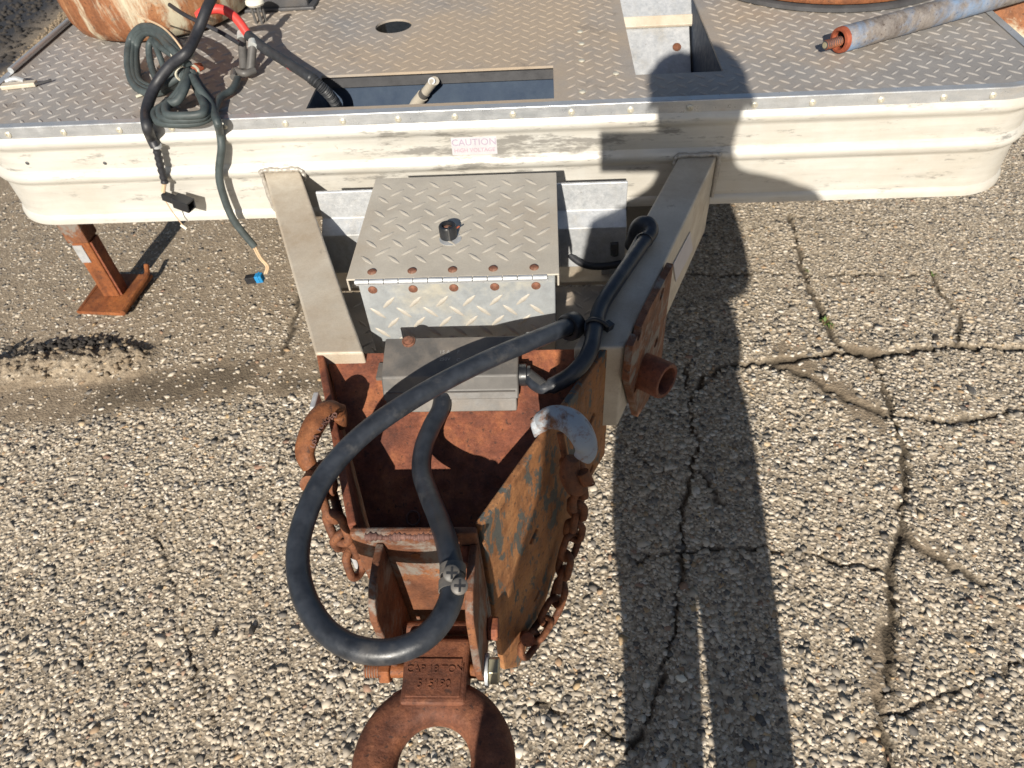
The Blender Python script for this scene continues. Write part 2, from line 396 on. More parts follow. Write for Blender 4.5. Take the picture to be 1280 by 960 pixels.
# ================================================================= GROUND
def seg_dist(Q, A, B):
    d = B-A; L = (d*d).sum()+1e-12; u = np.clip(((Q-A)@d)/L, 0, 1); return np.linalg.norm(Q-(A+u[:, None]*d), axis=1)
CR = [  # crack lines on the pavement, (points, half width, depth)
 ([(985, 262), (1003, 330), (1012, 362), (1030, 395), (1042, 425), (1072, 443)], .011, .012),
 ([(862, 500), (880, 470), (910, 455), (950, 456), (1000, 446), (1060, 438), (1090, 442), (1150, 436), (1210, 433), (1280, 436)], .013, .014),
 ([(1090, 442), (1100, 475), (1112, 510), (1125, 545), (1133, 585), (1128, 625), (1126, 660), (1113, 712), (1112, 780), (1107, 860), (1098, 900), (1118, 962)], .013, .013),
 ([(960, 456), (1010, 470), (1050, 495), (1085, 512), (1115, 520), (1180, 528), (1235, 522), (1285, 510)], .012, .010),
 ([(855, 455), (862, 500), (872, 555), (858, 610), (852, 655), (853, 690), (845, 745), (842, 800), (826, 855), (806, 905), (785, 940)], .007, .013),
 ([(872, 590), (905, 632)], .006, .010),
 ([(790, 700), (853, 690), (905, 686), (958, 684), (1020, 694), (1065, 706), (1100, 710)], .0055, .012),
 ([(1126, 660), (1148, 682), (1190, 708), (1240, 732)], .010, .008),
 ([(1100, 895), (1150, 880), (1210, 862), (1285, 822)], .007, .009),
 ([(630, 862), (670, 880), (705, 893), (780, 925)], .005, .010),
 ([(860, 342), (900, 345), (960, 340), (1000, 345), (1080, 342), (1150, 345)], .006, .009),
 ([(1160, 340), (1185, 375), (1200, 395), (1196, 430)], .009, .008),
 ([(985, 270), (1030, 272), (1090, 280), (1130, 278)], .004, .008),
 ([(190, 640), (205, 700), (228, 770), (240, 850), (268, 905), (300, 962)], .0035, .007),
 ([(780, 555), (815, 585), (850, 600)], .004, .008),
 ([(380, 360), (362, 420), (352, 450)], .010, .005),
]
CRW = []
for pts, hw, dp in CR:
    P_ = [AZ(a, b, 0) for a, b in pts]; Q = []
    for a, b in zip(P_[:-1], P_[1:]):
        n = max(2, int((b-a).length/.018)); pr = Vector((-(b-a).y, (b-a).x, 0)).normalized()
        for k in range(n): Q.append(a+(b-a)*(k/n)+pr*random.gauss(0, .0045))
    Q.append(P_[-1]); CRW.append((np.array([(q.x, q.y) for q in Q]), hw, dp))
def fbm(x, y, s, seed=0, oct_=4):
    r_ = np.random.default_rng(seed); out = np.zeros_like(x); amp = 1
    for o_ in range(oct_):
        for k in range(3):
            a = r_.uniform(0, 6.28); ph = r_.uniform(0, 6.28, 2); fr = s*2**o_*r_.uniform(.7, 1.3)
            out += amp/3*np.sin(fr*(x*math.cos(a)+y*math.sin(a))+ph[0]+1.7*np.sin(fr*.6*(y*math.cos(a)-x*math.sin(a))+ph[1]))
        amp *= .55
    return out
def blob(X, Y_, pts, r):
    Q = np.stack([X, Y_], 1); d = np.full(len(X), 9.)
    for a, b in zip(pts[:-1], pts[1:]): d = np.minimum(d, seg_dist(Q, np.array(a), np.array(b)))
    return np.clip(1-d/r, 0, 1)
def G2(a, b): q = AZ(a, b, 0); return (q.x, q.y)
def ground_fields(X, Y_):
    """height, silt, soil, dark ground, crack distance ratio"""
    Q = np.stack([X, Y_], 1); n = fbm(X, Y_, 9, 1); n2 = fbm(X, Y_, 40, 2); n3 = fbm(X, Y_, 90, 3)
    crack = np.full(len(X), 9.); H = .0025*n
    for P_, hw, dp in CRW:
        lo = P_.min(0)-.12; hi = P_.max(0)+.12
        k = np.where((Q > lo).all(1) & (Q < hi).all(1))[0]
        if len(k) == 0: continue
        d = np.full(len(k), 9.)
        for a, b in zip(P_[:-1], P_[1:]): d = np.minimum(d, seg_dist(Q[k], a, b))
        q = d/(hw*np.clip(.75+.45*n2[k]+.25*n3[k], .2, 1.6)); crack[k] = np.minimum(crack[k], q)
        H[k] -= dp*np.clip(1.25-q, 0, 1)
    soil = np.clip(1.35-crack, 0, 1)
    wide = blob(X, Y_, [G2(985, 440), G2(1020, 470), G2(1060, 500), G2(1090, 520)], .075)+blob(X, Y_, [G2(1100, 870), G2(1106, 800)], .05)+blob(X, Y_, [G2(1065, 440), G2(1095, 445)], .05)+.8*blob(X, Y_, [G2(1140, 675), G2(1185, 705)], .04)
    silt = np.clip(wide*1.6+.35*n2-.15, 0, 1)*(wide > 0)
    wet = blob(X, Y_, [G2(-60, 505), G2(60, 500), G2(190, 485), G2(290, 470), G2(330, 462), G2(440, 470)], .13)
    silt = np.maximum(silt, np.clip(2.2*wet+.35*n2+.2*n, 0, 1)*(wet > 0))
    up = np.clip((Y_-1.12-.25*np.clip(X+1.2, -1, 1))/.35+.22*n, 0, .78)*(X < -.2)
    silt = np.maximum(silt, up)
    soil = np.maximum(soil, .62*np.clip(1.6*blob(X, Y_, [G2(140, 495), G2(230, 480), G2(300, 468)], .10)+.3*n2-.2, 0, 1))
    soil = np.maximum(soil, .5*np.clip(1.6*blob(X, Y_, [G2(360, 478), G2(440, 480)], .05)+.4*n2-.2, 0, 1))
    # broken, heaved patch of clods on the left
    hv = blob(X, Y_, [G2(-60, 470), G2(40, 462), G2(110, 455), G2(165, 452)], .085)
    H += np.clip(hv*1.5, 0, 1)*(.018+.012*n2+.020*np.abs(n3))
    # far ground turning dark past a slanted line
    A = np.array(G2(0, 98)); B = np.array(G2(82, 12)); d = B-A; nn = np.array([-d[1], d[0]])/np.linalg.norm(d)
    sd = (Q-A)@nn+.05*n; dark_far = np.clip(sd/.06, 0, 1)
    return H, silt, soil, dark_far, crack, hv
# visible-area fine sheet set in a wide coarse one, one mesh
def axis(lo, hi, step, far):
    a = list(np.arange(lo, hi+1e-6, step)); l = [lo-step*1.5**k*2 for k in range(1, 40)]; l = [x for x in l if x > -far]+[-far]
    r_ = [hi+step*1.5**k*2 for k in range(1, 40)]; r_ = [x for x in r_ if x < far]+[far]
    return np.array(sorted(l)+a+sorted(r_))
gx = axis(-2.4, 2.1, .0085, 80); gy = axis(.05, 3.0, .0085, 80)
XX, YY = np.meshgrid(gx, gy); X_, Y_ = XX.ravel(), YY.ravel()
H, silt, soil, dark_far, crk, hv = ground_fields(X_, Y_)
far_ = (X_ < -2.4) | (X_ > 2.1) | (Y_ < .05) | (Y_ > 3.0); H[far_] = np.clip(H[far_], -.003, .003)
nx, ny = len(gx), len(gy)
idx = np.arange(nx*ny).reshape(ny, nx)
quads = np.stack([idx[:-1, :-1], idx[:-1, 1:], idx[1:, 1:], idx[1:, :-1]], -1).reshape(-1, 4)
me = bpy.data.meshes.new('pavement'); me.vertices.add(nx*ny); me.vertices.foreach_set('co', np.stack([X_, Y_, H], 1).astype(np.float32).ravel())
me.loops.add(len(quads)*4); me.loops.foreach_set('vertex_index', quads.ravel().astype(np.int32))
me.polygons.add(len(quads)); me.polygons.foreach_set('loop_start', np.arange(0, len(quads)*4, 4, dtype=np.int32))
me.polygons.foreach_set('loop_total', np.full(len(quads), 4, dtype=np.int32)) if hasattr(me.polygons[0], 'loop_total') and False else None
me.update(calc_edges=True); me.validate()
for nm, arr in (('silt', silt), ('soil', soil), ('dark_ground', dark_far)):
    at_ = me.attributes.new(nm, 'FLOAT', 'POINT'); at_.data.foreach_set('value', arr.astype(np.float32))
me.polygons.foreach_set('use_smooth', [True]*len(me.polygons))
o = link('pavement', me, 'ground_sheet'); tag(o, 'cracked exposed aggregate pavement', None, None, 'structure')

# real stones standing proud of the binder
def ico():
    bm = bmesh.new(); bmesh.ops.create_icosphere(bm, subdivisions=1, radius=1); v_ = np.array([q.co[:] for q in bm.verts]); f_ = np.array([[q.index for q in fc.verts] for fc in bm.faces]); bm.free(); return v_, f_
IV, IF = ico()
def scatter(cx, cy, cz, rad, mat, name, squash=(.45, .8), jit=.16):
    n = len(cx); k = len(IV)
    a = rng.uniform(0, 6.283, n); sx = rad*rng.uniform(.75, 1.35, n); sy = rad*rng.uniform(.7, 1.1, n); sz = rad*rng.uniform(*squash, n)
    V_ = IV[None]*(1+rng.normal(0, jit, (n, k, 1)))
    tl = rng.normal(0, .35, (n, 2))
    vx = V_[..., 0]*sx[:, None]; vy = V_[..., 1]*sy[:, None]; vz = V_[..., 2]*sz[:, None]
    vz = vz+vx*tl[:, :1]*.5+vy*tl[:, 1:]*.5
    ca, sa = np.cos(a)[:, None], np.sin(a)[:, None]
    out = np.stack([vx*ca-vy*sa+cx[:, None], vx*sa+vy*ca+cy[:, None], vz+cz[:, None]], -1).reshape(-1, 3)
    F_ = (IF[None]+(np.arange(n)*k)[:, None, None]).reshape(-1, 3)
    me = bpy.data.meshes.new(name); me.vertices.add(len(out)); me.vertices.foreach_set('co', out.astype(np.float32).ravel())
    me.loops.add(len(F_)*3); me.loops.foreach_set('vertex_index', F_.ravel().astype(np.int32))
    me.polygons.add(len(F_)); me.polygons.foreach_set('loop_start', np.arange(0, len(F_)*3, 3, dtype=np.int32)); me.update(calc_edges=True)
    return link(name, me, mat)
N = 230000
px = rng.uniform(-2.45, 2.15, N); py = rng.uniform(.08, 3.0, N)
Pn = np.stack([px, py, np.zeros(N)], 1)-CAM; dep = Pn@AX_F
U = 640+FPX*(Pn@AX_R)/dep; Vv = 480-FPX*(Pn@AX_U)/dep
keep = (U > -60) & (U < 1340) & (Vv > 150) & (Vv < 1010)
keep &= ~((Vv < 235) & (U < 1180)) & ~((U > 470) & (U < 740) & (Vv < 600)) & ~((Vv < 275) & (U > 400) & (U < 890))
px, py = px[keep], py[keep]
H, silt, soil, dark_far, crk, hv = ground_fields(px, py)
pr = (1-.86*silt)*(1-dark_far)*np.where(crk < 1.05, .05, 1)*(1-.8*np.clip(hv*2, 0, 1))
keep = rng.uniform(0, 1, len(px)) < pr
px, py, H = px[keep], py[keep], H[keep]
rad = np.clip(rng.lognormal(math.log(.0050), .38, len(px)), .0026, .0135)
rad *= np.where(py > 1.55, .85, 1)
# thin out overlaps on a grid
cell = {}; ok = np.ones(len(px), bool); order = np.argsort(-rad)
for i in order:
    kx, ky = int(px[i]/.0105+9999), int(py[i]/.0105+9999)
    n_ = cell.get((kx, ky), 0)
    if n_ >= 1 + (rad[i] < .0052): ok[i] = False
    else: cell[(kx, ky)] = n_+1
px, py, H, rad = px[ok], py[ok], H[ok], rad[ok]
print('pebbles', len(px))
o = scatter(px, py, H+.0001, rad, 'pebbles', 'pavement_pebbles', (.05, .15), .2); tag(o, 'tan and grey pebbles set in the pavement', None, None, 'stuff')
# clods on the heaved patch, dirt bank beside the dark ground
n = 260; k = rng.uniform(0, 1, n); a = np.array([G2(-40, 472), G2(40, 462), G2(110, 452), G2(175, 450)])
ii = np.minimum((k*3).astype(int), 2); fr = k*3-ii; c0 = a[ii]+(a[ii+1]-a[ii])*fr[:, None]+rng.normal(0, .033, (n, 2))
o = scatter(c0[:, 0], c0[:, 1], .012+rng.uniform(0, .010, n), rng.uniform(.003, .012, n), 'clay', 'soil_clods', (.3, .6), .35); tag(o, 'dry brown clods heaved up from the broken pavement', None, None, 'stuff')
n = 150; k = rng.uniform(0, 1, n); a = np.array([G2(20, 440), G2(85, 436), G2(125, 432), G2(180, 446)])
ii = np.minimum((k*3).astype(int), 2); fr = k*3-ii; c0 = a[ii]+(a[ii+1]-a[ii])*fr[:, None]+rng.normal(0, .012, (n, 2))
o = scatter(c0[:, 0], c0[:, 1], .010+rng.uniform(0, .010, n), rng.uniform(.003, .012, n), 'charred', 'tar_crumbs', (.5, .9), .3); tag(o, 'black tar crumbs along the edge of the broken pavement', None, None, 'stuff')
n = 1600; k = rng.uniform(-.3, 1.2, n); A = np.array(G2(0, 98)); B = np.array(G2(82, 12))
c0 = A+(B-A)*k[:, None]+rng.normal(0, .022, (n, 2))+np.array([.06, -.03])
o = scatter(c0[:, 0], c0[:, 1], rng.uniform(0, .02, n), rng.uniform(.003, .010, n), 'clay', 'dirt_bank', (.4, .8), .3); tag(o, 'low bank of dry dirt along the edge of dark ground', None, None, 'stuff')
n = 2600; c0 = np.stack([rng.uniform(-4.2, -2.4, n), rng.uniform(3.0, 5.2, n)], 1); _h, _s, _so, dark_far_, _c, _v = ground_fields(c0[:, 0], c0[:, 1])
c0 = c0[dark_far_ > .9]
o = scatter(c0[:, 0], c0[:, 1], np.zeros(len(c0)), rng.uniform(.006, .022, len(c0)), 'charred', 'dark_stones'); tag(o, 'dark stones on the coarse dark ground beside the trailer', None, None, 'stuff')
# weeds in the cracks
def weed(a, b, n, s, label, mat):
    q = AZ(a, b, 0); th = thing('weed', label, 'weed', q)
    for k in range(n):
        an = random.uniform(0, 6.28); L = s*random.uniform(.5, 1); d = Vector((math.cos(an), math.sin(an), 0)); sd = Vector((-d.y, d.x, 0))*L*.16
        b0 = q+Vector((random.uniform(-.006, .006), random.uniform(-.006, .006), -.003)); tip = b0+d*L*.75+Vector((0, 0, L*random.uniform(.35, .8))); mid = b0+d*L*.4+Vector((0, 0, L*.45))
        MB().add([b0-sd*.4, b0+sd*.4, mid+sd, mid-sd, tip], [(0, 1, 2, 3), (3, 2, 4)]).build('leaf', mat if k % 3 else 'dry_leaf', th)
weed(1032, 404, 16, .030, 'dark spiky weed growing in the pavement crack right of the tongue', 'leaf')
weed(1040, 409, 9, .016, 'tiny bright green sprout beside the spiky weed', 'leaf')
weed(1008, 339, 8, .015, 'tiny green sprout in the crack closest to the trailer skirt', 'leaf')
weed(1166, 344, 10, .018, 'small yellowish weed in the short side crack', 'leaf')

# loose stones and crumbs that stand out
def loose(a, b, r, mat, name, label):
    q = AZ(a, b, r*.45); bm = bmesh.new(); bmesh.ops.create_icosphere(bm, subdivisions=2, radius=1); an = random.uniform(0, 6)
    for vv in bm.verts:
        k = 1+.18*math.sin(vv.co.x*5+an)*math.cos(vv.co.y*4-an)+random.gauss(0, .04); x, y = vv.co.x*r*1.3*k, vv.co.y*r*.8*k
        vv.co = Vector((x*math.cos(an)-y*math.sin(an), x*math.sin(an)+y*math.cos(an), vv.co.z*r*.55*k))+q
    me = bpy.data.meshes.new(name); bm.to_mesh(me); bm.free(); me.transform(Matrix.Translation(-q)); o = link(name, me, mat); o.location = q
    return tag(o, label, 'stone')
loose(1170, 422, .010, 'charred', 'tar_crumb', 'small black tar crumb near the weedy side crack')
loose(315, 787, .009, 'charred', 'tar_crumb', 'black tar crumb on plain pavement left of the hose loop')
loose(851, 848, .009, 'cap_white', 'loose_stone', 'pale stone lying inside the shadow beside the leg gap')
loose(1215, 488, .012, 'terminal_grey', 'loose_stone', 'flat grey stone right of the dirt filled crack junction')
loose(268, 792, .007, 'charred', 'tar_crumb', 'smaller dark crumb beside the thin left crack')

# ================================================================= TRAILER
TRL = thing('trailer', 'flat aluminium diamond plate trailer with cream skirt and white A-frame tongue', 'trailer', (0, 1.056, 0))
YS, ZT, ZB, W = 1.056, .896, .681, 1.037
def plan(inset=0, y1=2.7, r=.115):
    w_ = W-inset; y0 = YS+inset; out = []; rr = r-inset
    for k in range(25):
        a = math.pi/2*k/24; out.append((-w_+rr-rr*math.cos(a), y0+rr-rr*math.sin(a)))
    for k in range(25):
        a = math.pi/2*k/24; out.append((w_-rr+rr*math.sin(a), y0+rr-rr*math.cos(a)))
    return out, y1
pl, y1 = plan(.004)
poly = [(x, y, ZT-.005) for x, y in pl]+[(W-.004, y1, ZT-.005), (-W+.004, y1, ZT-.005)]
deck = MB().prism(poly, (0, 0, .005)).build('deck_plate', 'deck_alu', TRL)
OPEN = (-.334, .133, 1.084, 1.226)        # cable well in the deck
WELL = (.290, .455, 1.168, 1.70)          # chute well
HOLE = (-.222, 1.470, .041)
cut(deck, [MB().box(OPEN[0], OPEN[1], OPEN[2], OPEN[3], .8, 1), MB().box(*WELL, .8, 1),
           MB().lathe([(HOLE[2], 0), (HOLE[2], .2)], Matrix.Translation((HOLE[0], HOLE[1], .8)), 32)])
deck.data.materials.clear(); deck.data.materials.append(MATS['deck_alu'])
# lugs on the deck: the 300 that show largest are single parts, the rest one mesh
LUG = lug_mesh('lug_alu'); spots = []
for x, y, a in lug_spots(2*W, 1.0, .0262):
    x -= W; y += YS+.02
    if abs(x) > W-.03 or (abs(x) > W-.115 and y < YS+.115 and (abs(x)-(W-.115))**2+(YS+.115-y)**2 > .095**2): continue
    if OPEN[0]-.016 < x < OPEN[1]+.016 and OPEN[2]-.012 < y < OPEN[3]+.014: continue
    if WELL[0]-.016 < x < WELL[1]+.016 and WELL[2]-.014 < y < WELL[3]: continue
    if (x-HOLE[0])**2+(y-HOLE[1])**2 < .055**2: continue
    worn = .55+.45*min(1, abs(x+.05)/.5)          # traffic has worn the middle of the deck
    spots.append((x, y, a, worn))
spots.sort(key=lambda s_: (Vector((s_[0], s_[1], ZT))-Vector(CAM)).length)
inview = [s_ for s_ in spots if (lambda q: -10 < q[0] < 1290 and q[1] > -10)(pix(np.array([s_[0], s_[1], ZT])))]
for x, y, a, wn in inview[:300]:
    share('tread_lug', LUG, Matrix.Translation((x, y, ZT+.0001)) @ Matrix.Rotation(a, 4, 'Z') @ Matrix.Diagonal((1, 1, wn, 1)), deck)
first = set((s_[0], s_[1]) for s_ in inview[:300]); lv, lf = lug_geo(); mb = MB()
for x, y, a, wn in spots:
    if (x, y) in first: continue
    M = Matrix.Translation((x, y, ZT+.0001)) @ Matrix.Rotation(a, 4, 'Z') @ Matrix.Diagonal((1, 1, wn, 1))
    mb.v += []; mb.add([M @ Vector(q) for q in lv], lf)
tag(mb.build('tread_lugs', 'lug_alu', deck, True), None, kind='stuff')
# screw heads on the deck
SCR = proto(MB().lathe(rivet_geo(.0065, .003), I4, 10), 'rivet_alu', True)
for a, b in ((358, 2), (725, 40), (727, 55), (727, 76), (728, 115), (262, 60), (20, 106), (770, 92)):
    q = AZ(a, b, ZT+.001); share('screw', SCR, Matrix.Translation(q), deck)
# skirt: extruded profile swept round the front
prof = [(0, .893), (.006, .874), (.011, .868), (.012, .860), (.007, .852), (.001, .847), (0, .842), (0, .803), (.004, .799), (.0095, .793), (.010, .785), (.006, .777), (.001, .773), (0, .769),
        (0, .700), (.003, .697), (.006, .690), (.006, ZB), (-.012, ZB), (-.012, .893)]
def sweep_plan(prof, name, mat, bevel=0, smooth=False):
    pl, y1 = plan(0); path = [(-W, y1)]+pl+[(W, y1)]; vs_ = []; n = len(prof)
    for i, (x, y) in enumerate(path):
        a = Vector(path[max(i-1, 0)]); b = Vector(path[min(i+1, len(path)-1)]); t_ = (b-a).normalized(); nn = Vector((t_.y, -t_.x))
        for d, z in prof: vs_.append((x+nn.x*d, y+nn.y*d, z))
    fs = [(i*n+j, i*n+(j+1) % n, (i+1)*n+(j+1) % n, (i+1)*n+j) for i in range(len(path)-1) for j in range(n)]
    fs += [tuple(range(n)), tuple((len(path)-1)*n+j for j in range(n))]
    return MB().add(vs_, fs).build(name, mat, TRL, smooth, bevel)
skirt = sweep_plan(prof, 'skirt', 'skirt_alu', 0, True)
strip = sweep_plan([(.004, .8985), (.0055, .897), (.0055, .8745), (.0015, .8745), (.0015, .895), (-.012, .8966), (-.012, .8985)], 'edge_strip', 'strip_alu', .0007)
RIV = proto(MB().lathe([(.0062, 0), (.0062, .0012), (.0045, .0028), (.0022, .0030), (.0018, .0014), (0, .0012)], I4, 14), 'rivet_alu', True)
for x in (-.91, -.80, -.69, -.588, -.486, -.369, -.26, -.156, -.05, .057, .164, .271, .377, .492, .594, .713, .821, .905):
    share('rivet', RIV, frame((x, YS-.0056, .8845), (0, -1, 0)), strip)
RIV2 = proto(MB().lathe(rivet_geo(.0035, .0015), I4, 10), 'dark_steel', True)
for a, b in ((34, 204), (131, 204), (1005, 190)):
    q = AY(a, b, YS-.0008); share('screw', RIV2, frame(q, (0, -1, 0)), skirt)
# scuff marks on the skirt (dried paint flakes with a shape of their own)
# caution sticker
q0, q1 = AY(563, 172, YS-.001), AY(622, 193, YS-.001)
st = MB().box(q0.x, q1.x, YS-.0006, YS+.001, q1.z+.001, q0.z-.001).build('sticker', 'sticker', skirt)
Mt = frame(((q0.x+q1.x)/2, YS-.0008, (q0.z+q1.z)/2+.0075), (0, -1, 0), (1, 0, 0)); put_text('CAUTION', Mt, .019, 'sticker_print', skirt, .0002)
Mt = frame(((q0.x+q1.x)/2, YS-.0008, (q0.z+q1.z)/2-.0085), (0, -1, 0), (1, 0, 0)); put_text('HIGH VOLTAGE', Mt, .011, 'sticker_print_pink', skirt, .0002)
# lower frame beam behind the skirt so the deck is carried
MB().box(-.78, .78, YS+.03, YS+.09, .690, .722).build('cross_beam', 'dark_steel', TRL)
for sx in (-1, 1):
    MB().box(sx*.46-.04, sx*.46+.04, YS+.091, 2.69, .62, .76).build('frame_rail', 'dark_steel', TRL)
MB().box(-W+.014, W-.014, 2.64, 2.69, .77, ZT-.006).build('cross_beam', 'dark_steel', TRL)
# wheels under the rear of the deck
MB().tube([(-.86, 2.35, .33), (.86, 2.35, .33)], .03, 12, 1).build('axle', 'dark_steel', TRL)
for sx in (-1, 1):
    MB().box(sx*.46-.02, sx*.46+.02, 2.31, 2.39, .355, .625).build('axle_bracket', 'dark_steel', TRL)
    whl = MB().lathe([(.10, -.08), (.17, -.09), (.20, -.08), (.20, .08), (.17, .09), (.10, .07)], frame((sx*.86, 2.35, .33), (sx, 0, 0)), 32).build('wheel', 'galv', TRL, True)
    MB().lathe([(.20, -.085), (.27, -.10), (.315, -.095), (.333, -.07), (.333, .07), (.315, .095), (.27, .10), (.20, .085), (.20, -.085)], frame((sx*.86, 2.35, .33), (sx, 0, 0)), 40, False).build('tyre', 'tyre', whl, True)
# cable well tub
x0, x1, ya, yb = OPEN
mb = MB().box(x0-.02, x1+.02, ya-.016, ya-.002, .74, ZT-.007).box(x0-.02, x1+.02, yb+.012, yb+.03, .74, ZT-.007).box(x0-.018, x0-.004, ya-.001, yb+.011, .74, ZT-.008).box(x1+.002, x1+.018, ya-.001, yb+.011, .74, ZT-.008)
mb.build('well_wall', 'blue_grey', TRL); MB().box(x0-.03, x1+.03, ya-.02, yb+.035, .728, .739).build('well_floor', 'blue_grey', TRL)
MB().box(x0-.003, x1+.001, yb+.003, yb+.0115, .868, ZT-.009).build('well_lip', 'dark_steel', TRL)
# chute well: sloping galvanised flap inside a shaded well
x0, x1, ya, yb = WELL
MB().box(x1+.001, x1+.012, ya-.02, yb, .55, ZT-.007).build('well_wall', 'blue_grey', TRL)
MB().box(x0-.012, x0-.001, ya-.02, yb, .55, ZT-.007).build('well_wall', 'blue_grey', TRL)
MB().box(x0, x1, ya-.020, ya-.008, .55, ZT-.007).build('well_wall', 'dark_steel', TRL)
def zch(y): return .774+(y-1.454)*.735
flap = MB().prism([(x0+.002, 1.20, zch(1.20)), (x1-.004, 1.20, zch(1.20)), (x1-.004, 1.545, zch(1.545)), (x0+.002, 1.545, zch(1.545))], (0, .004, -.006)).build('chute_flap', 'galv', TRL, False, .001)
MB().prism([(x0-.006, 1.548, zch(1.548)+.010), (x1+.004, 1.548, zch(1.548)+.010), (x1+.004, 1.86, zch(1.86)+.010), (x0-.006, 1.86, zch(1.86)+.010)], (0, .004, -.006)).build('chute_flap', 'galv', TRL, False, .001)
MB().prism([(x0-.004, 1.538, zch(1.538)+.004), (x1+.002, 1.538, zch(1.538)+.004), (x1+.002, 1.552, zch(1.552)+.011), (x0-.004, 1.552, zch(1.552)+.011)], (0, -.003, .006)).build('chute_hinge', 'tube_alu', flap, False, .001)
MB().lathe(rivet_geo(.010, .004), frame(AP(846, 59, (0, -.735, 1), .774-1.454*.735), (0, -.6, .8)), 14).build('bolt_head', 'rust_grey', flap, True)
# tongue tubes
TA, TZ, TB, TW = .42, .789, .612, .072
Y0 = .533
for sx in (-1, 1):
    def pt(y, ins, z): return (sx*(TA*y-ins), y, z)
    top = [pt(Y0, 0, TZ), pt(YS-.0005, 0, TZ), pt(YS-.0005, TW, TZ), pt(Y0, TW, TZ)]
    tb = MB().prism(top, (0, 0, TB-TZ)).build('tongue_tube', 'tube_alu', TRL, False, .004, 3)
    # weld bead where the tube meets the skirt
    wp = [Vector(pt(YS-.012, -.004, TB+.09)), Vector(pt(YS-.012, -.005, TZ-.01)), Vector(pt(YS-.012, -.001, TZ+.004)), Vector(pt(YS-.011, TW*.5, TZ+.004)), Vector(pt(YS-.012, TW+.002, TZ+.003)), Vector(pt(YS-.012, TW+.004, TZ-.02))]
    ph_ = random.uniform(0, 6); mb = MB().tube(wp, lambda u: .0046+.0005*math.sin(u*95+ph_)+.0008*math.sin(u*31+ph_), 10, 26)
    mb.build('weld_bead', 'weld_alu', tb, True)
    if sx == 1:
        n_ = (1, -TA, 0)
        c4 = [AP(a, b, n_, .0022) for a, b in ((863, 290), (866, 312), (845, 352), (842, 330))]
        MB().prism(c4, Vector((-.92, .39, 0))*.0012).build('sticker', 'sticker', tb)
        c4 = [AP(a, b, n_, .0018) for a, b in ((868, 253), (872, 256), (842, 330), (838, 340))]
# treadplate floor between the tubes and galvanised cross channel
FZ = .612
fl = MB().prism([(-.30+.0, .885, FZ-.006), (.30, .885, FZ-.006), (.167, .57, FZ-.006), (-.167, .57, FZ-.006)], (0, 0, .006)).build('tongue_floor', 'deck_alu', TRL)
for x, y, a in lug_spots(.62, .32, .0262):
    x -= .31; y += .57
    if abs(x) < TA*y-TW-.02 and not (-.175 < x < .135 and y < .895): share('tread_lug', LUG, Matrix.Translation((x, y, FZ+.0001)) @ Matrix.Rotation(a, 4, 'Z'), fl)
def chan(xa, xb):
    pr_ = [(.905, .645), (.905, .733), (.935, .752), (.938, .806), (.944, .806), (.941, .748), (.911, .729), (.911, .645)]
    return MB().prism([(xa, y, z) for y, z in pr_], (xb-xa, 0, 0))
ch = chan(-.308, .262).build('cross_channel', 'galv', TRL, False, .0015)
MB().tube([AY(768, 303, .9035), AY(768, 318, .9035)], .0075, 12, 1).build('slot', 'dark_steel', ch, True)
MB().tube([(.12, .955, .70), (.17, .90, .665), (.22, .885, .66), (.30, .90, .665)], .007, 10).build('cable', 'wire_dark', TRL, True)
# cable tray ledges carrying the channel
for sx in (-1, 1): MB().box(sx*.24-.02, sx*.24+.02, .9115, 1.04, .62, .645).build('channel_bracket', 'galv', TRL)
MB().box(-.33, .33, .89, 1.03, .612, .6195).build('tongue_crossplate', 'tube_alu', TRL)
# spare coupler flange with pipe stub bolted to the outer face of the right tube
NRM = Vector((1, -TA, 0)).normalized(); NC = (1, -TA, 0)
fp = [(.722, .792), (.60, .806), (.528, .800), (.524, .735), (.603, .558), (.668, .528), (.735, .552), (.722, .70)]
def onside(y, z, d): return Vector((TA*y, y, z))+NRM*d
flg = MB().prism([onside(y, z, .003) for y, z in fp], NRM*.011).build('mount_flange', 'rust_grey', TRL)
holes = []
for a, b in ((825, 367), (797, 417), (818, 427), (793, 482)):
    q = AP(a, b, NC, .012); holes.append(MB().lathe([(.0105, -.03), (.0105, .03)], frame(q, NRM), 18))
cut(flg, holes); flg.data.materials.clear(); flg.data.materials.append(MATS['rust_grey'])
b_ = flg.modifiers.new('bevel', 'BEVEL'); b_.width = .0012; b_.segments = 2; b_.limit_method = 'ANGLE'
q = AP(803, 463, NC, .015)
st = MB().lathe([(.0285, -.004), (.030, .002), (.030, .043), (.0285, .046), (.023, .046), (.0215, .043), (.0215, .002), (0, .002)], frame(q, (.74, -.65, .12)), 32).build('pipe_stub', 'rust_inner', flg, True)

